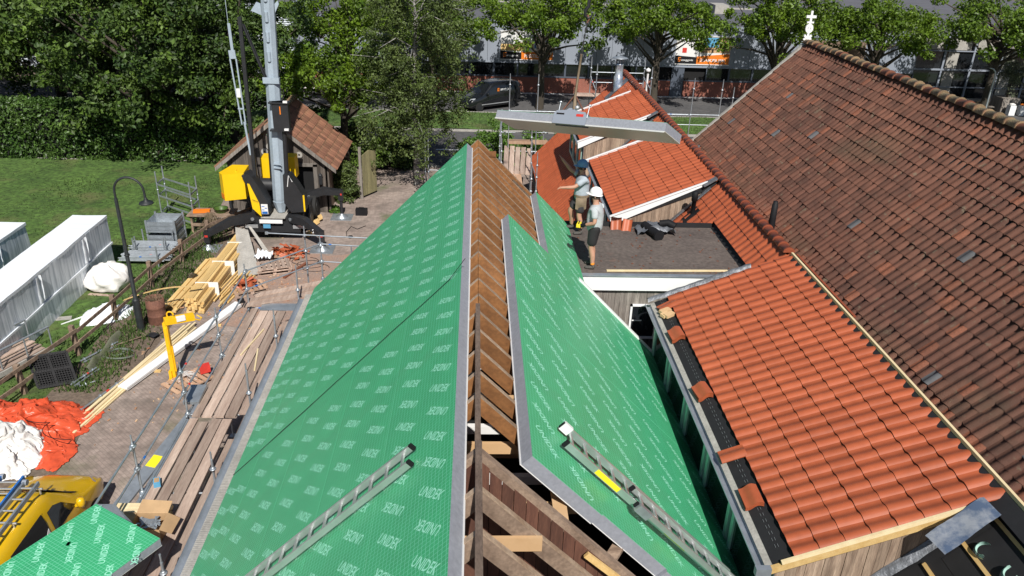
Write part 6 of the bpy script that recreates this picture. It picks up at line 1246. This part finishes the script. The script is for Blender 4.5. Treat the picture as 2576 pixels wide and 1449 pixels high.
for i in range(6): P(gt, 'gate_board', MB().prism([(-5.15+i*.085,35.2+i*.14,.12),(-5.15+i*.085+.08,35.2+i*.14+.132,.12),(-5.15+i*.085+.08,35.2+i*.14+.132,2.2-.05*abs(i-2)),(-5.15+i*.085,35.2+i*.14,2.2-.05*abs(i-3))], (.03,-.018,0)), m_gate)
P(gt, 'gate_post', MB().box(-5.28,35.05,0,-5.16,35.18,2.45), m_grey_wood)
dead = MB(); rnd = random.Random(3)
for i in range(14): 
    a = V((-24.5,42.3,4.0)); b = a+V((-rnd.uniform(1.5,3.5),rnd.uniform(-1.2,-.2),rnd.uniform(-1.6,.6))); dead.tube([a,a.lerp(b,.5)+V((0,-.2,.4)),b], [.04,.025,.008], 5, False)
T('dead_branch', dead, m_dry, 'bare grey branch hanging over the ivy hedge at the left', 'branch')
for x, y, lb in ((-20.6,43.0,'left'),(-15.3,42.6,'right')): T('hedge_pole', MB().tube([(x,y,0),(x,y,4.0)], .05, 8), m_galv, 'thin grey pole behind the hedge, the '+lb+' one of two', 'pole', 'thin poles behind the hedge')

# ------------------------------------------------------------------ the two roofers
def skin_mesh(name, verts, edges, rad, mat, parent, root=0, sub=2):
    me = bpy.data.meshes.new(name+'_s'); me.from_pydata([tuple(v) for v in verts], edges, []); o = bpy.data.objects.new(name+'_s', me); COL.objects.link(o)
    md = o.modifiers.new('skin', 'SKIN'); md.use_smooth_shade = True
    if not me.skin_vertices: me.skin_vertices.new()
    for i, r in enumerate(rad): d = me.skin_vertices[0].data[i]; d.radius = r if hasattr(r,'__len__') else (r, r); d.use_root = (i == root)
    sm = o.modifiers.new('sub', 'SUBSURF'); sm.levels = sub; sm.render_levels = sub
    bpy.context.view_layer.update(); m2 = bpy.data.meshes.new_from_object(o.evaluated_get(bpy.context.evaluated_depsgraph_get())); m2.name = name
    bpy.data.objects.remove(o); bpy.data.meshes.remove(me); m2.materials.clear(); m2.polygons.foreach_set('use_smooth', [True]*len(m2.polygons))
    return link(name, m2, mat, parent, True)
def person(label, loc, rz, pose, shirt, short, hat, extra):
    """local frame: +x forward, +y left, z up"""
    t = thing('person', label, 'person', loc, rz); g = pose
    Vs, E, Rd = [], [], []
    def add(p, r, par=None):
        Vs.append(V(p)); Rd.append(r); i = len(Vs)-1
        if par is not None: E.append((par, i))
        return i
    pel = add((0,0,.94), (.12,.145)); sp = add((.01,0,1.12), (.115,.14), pel); chs = add((.0,0,1.32), (.115,.16), sp); nk = add((.01,0,1.50), .060, chs); hb = add((.03,0,1.58), .072, nk); hc = add((.045,0,1.66), .088, hb); ht = add((.03,0,1.74), .075, hc)
    def limb(pts, rs, par):
        for p, r in zip(pts, rs): par = add(p, r, par)
        return par
    for s, k in ((1,'l'),(-1,'r')):
        limb([(0,.10*s,.88), g['knee_'+k], V(g['knee_'+k])*.5+V(g['ank_'+k])*.5+V((-.02,0,.03)), g['ank_'+k]], [.085,.066,.066,.043], pel)
        w = V(g['wr_'+k]); e = V(g['el_'+k]); w_i = limb([(0,.185*s,1.40), e, w.lerp(e,.45), w], [.060,.050,.045,.032], chs)
        d = (w-e).normalized(); up = V(g.get('palm_'+k,(0,0,1))); sd2 = d.cross(up).normalized()
        palm = add(w+d*.055, (.022,.034), w_i)
        for f in range(4):
            o = (f-1.5)*.021; L = (.075,.085,.08,.062)[f]; b0 = w+d*.095+sd2*o; cu = g.get('curl_'+k, .3)
            i1 = add(b0, .0105, palm); i2 = add(b0+d*L*.55-up*L*.35*cu, .0095, i1); add(b0+d*L*(1-.4*cu)-up*L*.9*cu, .0075, i2)
        th = w+d*.04+sd2*.038*g.get('thumb_'+k, s); i1 = add(th, .012, palm); i2 = add(th+d*.035+sd2*.03*g.get('thumb_'+k, s), .0105, i1); add(th+d*.07+sd2*.035*g.get('thumb_'+k, s), .008, i2)
    body = skin_mesh('body', Vs, E, Rd, m_skin, t)
    # face
    fc = V((.045,0,1.655)); P(t, 'nose', MB().prism([fc+V((.085,-.014,-.025)),fc+V((.085,.014,-.025)),fc+V((.088,0,.025))], (.022,0,-.006)), m_skin, True); P(t, 'hair', MB().lathe([(.088,-.02),(.092,.04),(.08,.09)], (.025,0,1.63), 14), m_hair, True)
    for s in (-1,1): P(t, 'ear', MB().lathe([(0,-.03),(.014,-.015),(.016,.012),(0,.03)], (.03,.094*s,1.65), 8), m_skin, True); P(t, 'eye', MB().lathe([(0,-.008),(.009,0),(0,.008)], fc+V((.083,.033*s,.012)), 8), m_hair, True)
    P(t, 'mouth', MB().box(.128,-.022,1.598,.134,.022,1.604), m_hair, True)
    # shirt with sleeves
    v = [V((.005,0,.80)),V((.015,0,1.08)),V((.0,0,1.30)),V((.0,0,1.42)),V((.01,0,1.475))]; e = [(0,1),(1,2),(2,3),(3,4)]; r = [(.175,.20),(.172,.195),(.155,.20),(.11,.15),(.070,.070)]
    for s, k in ((1,'l'),(-1,'r')):
        b = len(v); sh = V((0,.19*s,1.40)); el = V(g['el_'+k]); v += [sh, sh.lerp(el,.45), sh.lerp(el,.72)]; e += [(3,b),(b,b+1),(b+1,b+2)]; r += [.090,.080,.078]
    skin_mesh('shirt', v, e, r, shirt, t)
    v = [V((0,0,1.06)),V((0,0,.88))]; e = [(0,1)]; r = [(.172,.19),(.178,.20)]
    for s, k in ((1,'l'),(-1,'r')): b = len(v); kn = V(g['knee_'+k]); hp = V((0,.10*s,.86)); v += [hp, hp.lerp(kn,.55), hp.lerp(kn,.88)]; e += [(1,b),(b,b+1),(b+1,b+2)]; r += [.125,.118,.116]
    skin_mesh('shorts', v, e, r, short, t)
    for k in 'lr':
        a = V(g['ank_'+k]); f = V(g.get('toe_'+k,(1,0,0)))
        skin_mesh('shoe', [a+V((0,0,.03)), a+V((0,0,-.035))-f*.05, a+V((0,0,-.045))+f*.06, a+V((0,0,-.052))+f*.17], [(0,1),(1,2),(2,3)], [.05,(.048,.045),(.052,.042),(.048,.032)], m_shoe, t)
        P(t, 'sock', MB().lathe([(.046,0),(.046,.045),(.043,.05)], a+V((0,0,.035)), 12), extra.get('sock', m_black), True)
    # helmet
    n = 20; prof = [(.128,.0),(.130,.03),(.122,.075),(.098,.118),(.06,.145),(0,.156)]
    h = MB().lathe(prof, (0,0,0), n); brim = MB(); vs = []
    for ring, (rr, z) in enumerate(((.128,.004),(.142,-.006))):
        for k in range(n): a = 2*math.pi*k/n; x = rr*math.cos(a)*(1.0 if ring == 0 else 1+.40*max(0,math.cos(a))**3); vs.append((x, rr*math.sin(a), z-(.012*max(0,math.cos(a)) if ring else 0)))
    brim.add(vs, [(k,(k+1)%n,n+(k+1)%n,n+k) for k in range(n)], True)
    Mh = Matrix.Translation((.035,0,1.695)) @ Matrix.Rotation(-.12,4,'Y') @ Matrix.Diagonal((1.08,.95,1,1))
    hl = P(t, 'helmet', h.xf(Mh), hat, True); P(hl, 'brim', brim.xf(Mh), hat, True); P(hl, 'helmet_ridge', MB().tube([Mh @ V((.125*math.cos(a),0,.006+.150*math.sin(a))) for a in np.linspace(.35,2.8,10)], .010, 6), hat, True)
    return t
pw = person('roofer in white helmet and pale grey shirt holding a yellow remote control', (2.62,15.86,5.25), math.pi-.30,
    dict(knee_l=(.03,.11,.50), ank_l=(-.03,.12,.085), knee_r=(.05,-.11,.50), ank_r=(.02,-.14,.085), el_l=(-.03,.27,1.13), wr_l=(.20,.17,1.03), el_r=(.0,-.27,1.14), wr_r=(.21,-.06,1.03), curl_l=.8, curl_r=.8, palm_l=(0,-1,0.2), palm_r=(0,1,.2)), m_shirt, m_short, m_hat_w, {'sock': m_osock})
for k, w in (('l',(.20,.17,1.03)),('r',(.21,-.06,1.03))):
    d = (V(w)-V({'l':(-.03,.27,1.13),'r':(0,-.27,1.14)}[k])).normalized(); P(pw, 'glove', MB().tube([V(w)-d*.05,V(w),V(w)+d*.06,V(w)+d*.11], [.036,.038,.046,.034], 10), m_black, True)
rc_ = thing('remote_control', 'yellow and black crane remote held by the white helmeted roofer', 'remote control', (2.27,15.93,6.24)); RM = Matrix.Translation((2.62,15.86,5.25)) @ Matrix.Rotation(math.pi-.30,4,'Z')
P(rc_, 'housing', MB().ob((.335,.07,.985),(.045,0,0),(0,.10,0),(0,0,.035)).xf(RM), m_stick); P(rc_, 'base', MB().ob((.335,.07,.93),(.05,0,0),(0,.11,0),(0,0,.018)).xf(RM), m_black)
for y in (.02,.12): P(rc_, 'joystick', MB().tube([(.335,y,1.02),(.335,y,1.06)], .012, 6).xf(RM), m_black)
pb = person('roofer in light blue helmet raising one arm towards the hanging panel', (2.58,17.92,5.25), math.pi+.05,
    dict(knee_l=(.06,.11,.50), ank_l=(.0,.12,.085), knee_r=(.24,-.12,.55), ank_r=(.16,-.20,.13), el_l=(.24,.24,1.24), wr_l=(.47,.20,1.22), el_r=(.26,-.22,1.52), wr_r=(.46,-.20,1.76), curl_l=.55, curl_r=.05, palm_l=(0,0,1), palm_r=(.6,0,-.4)), m_shirt2, m_short2, m_hat_b, {'sock': m_black})
for y in (.18,-.18): P(pb, 'tool_pouch', MB().grid(lambda u, v: V((-.09+.26*u, y*(1.05+.22*math.sin(math.pi*u)*math.sin(math.pi*min(1,v*1.2))), .98-.30*v-.03*math.sin(math.pi*u))), 8, 6), m_pouch, True)
P(pb, 'tool_belt', MB().lathe([(.185,-.03),(.19,0),(.185,.03)], (0,0,.98), 18), m_pouch, True)
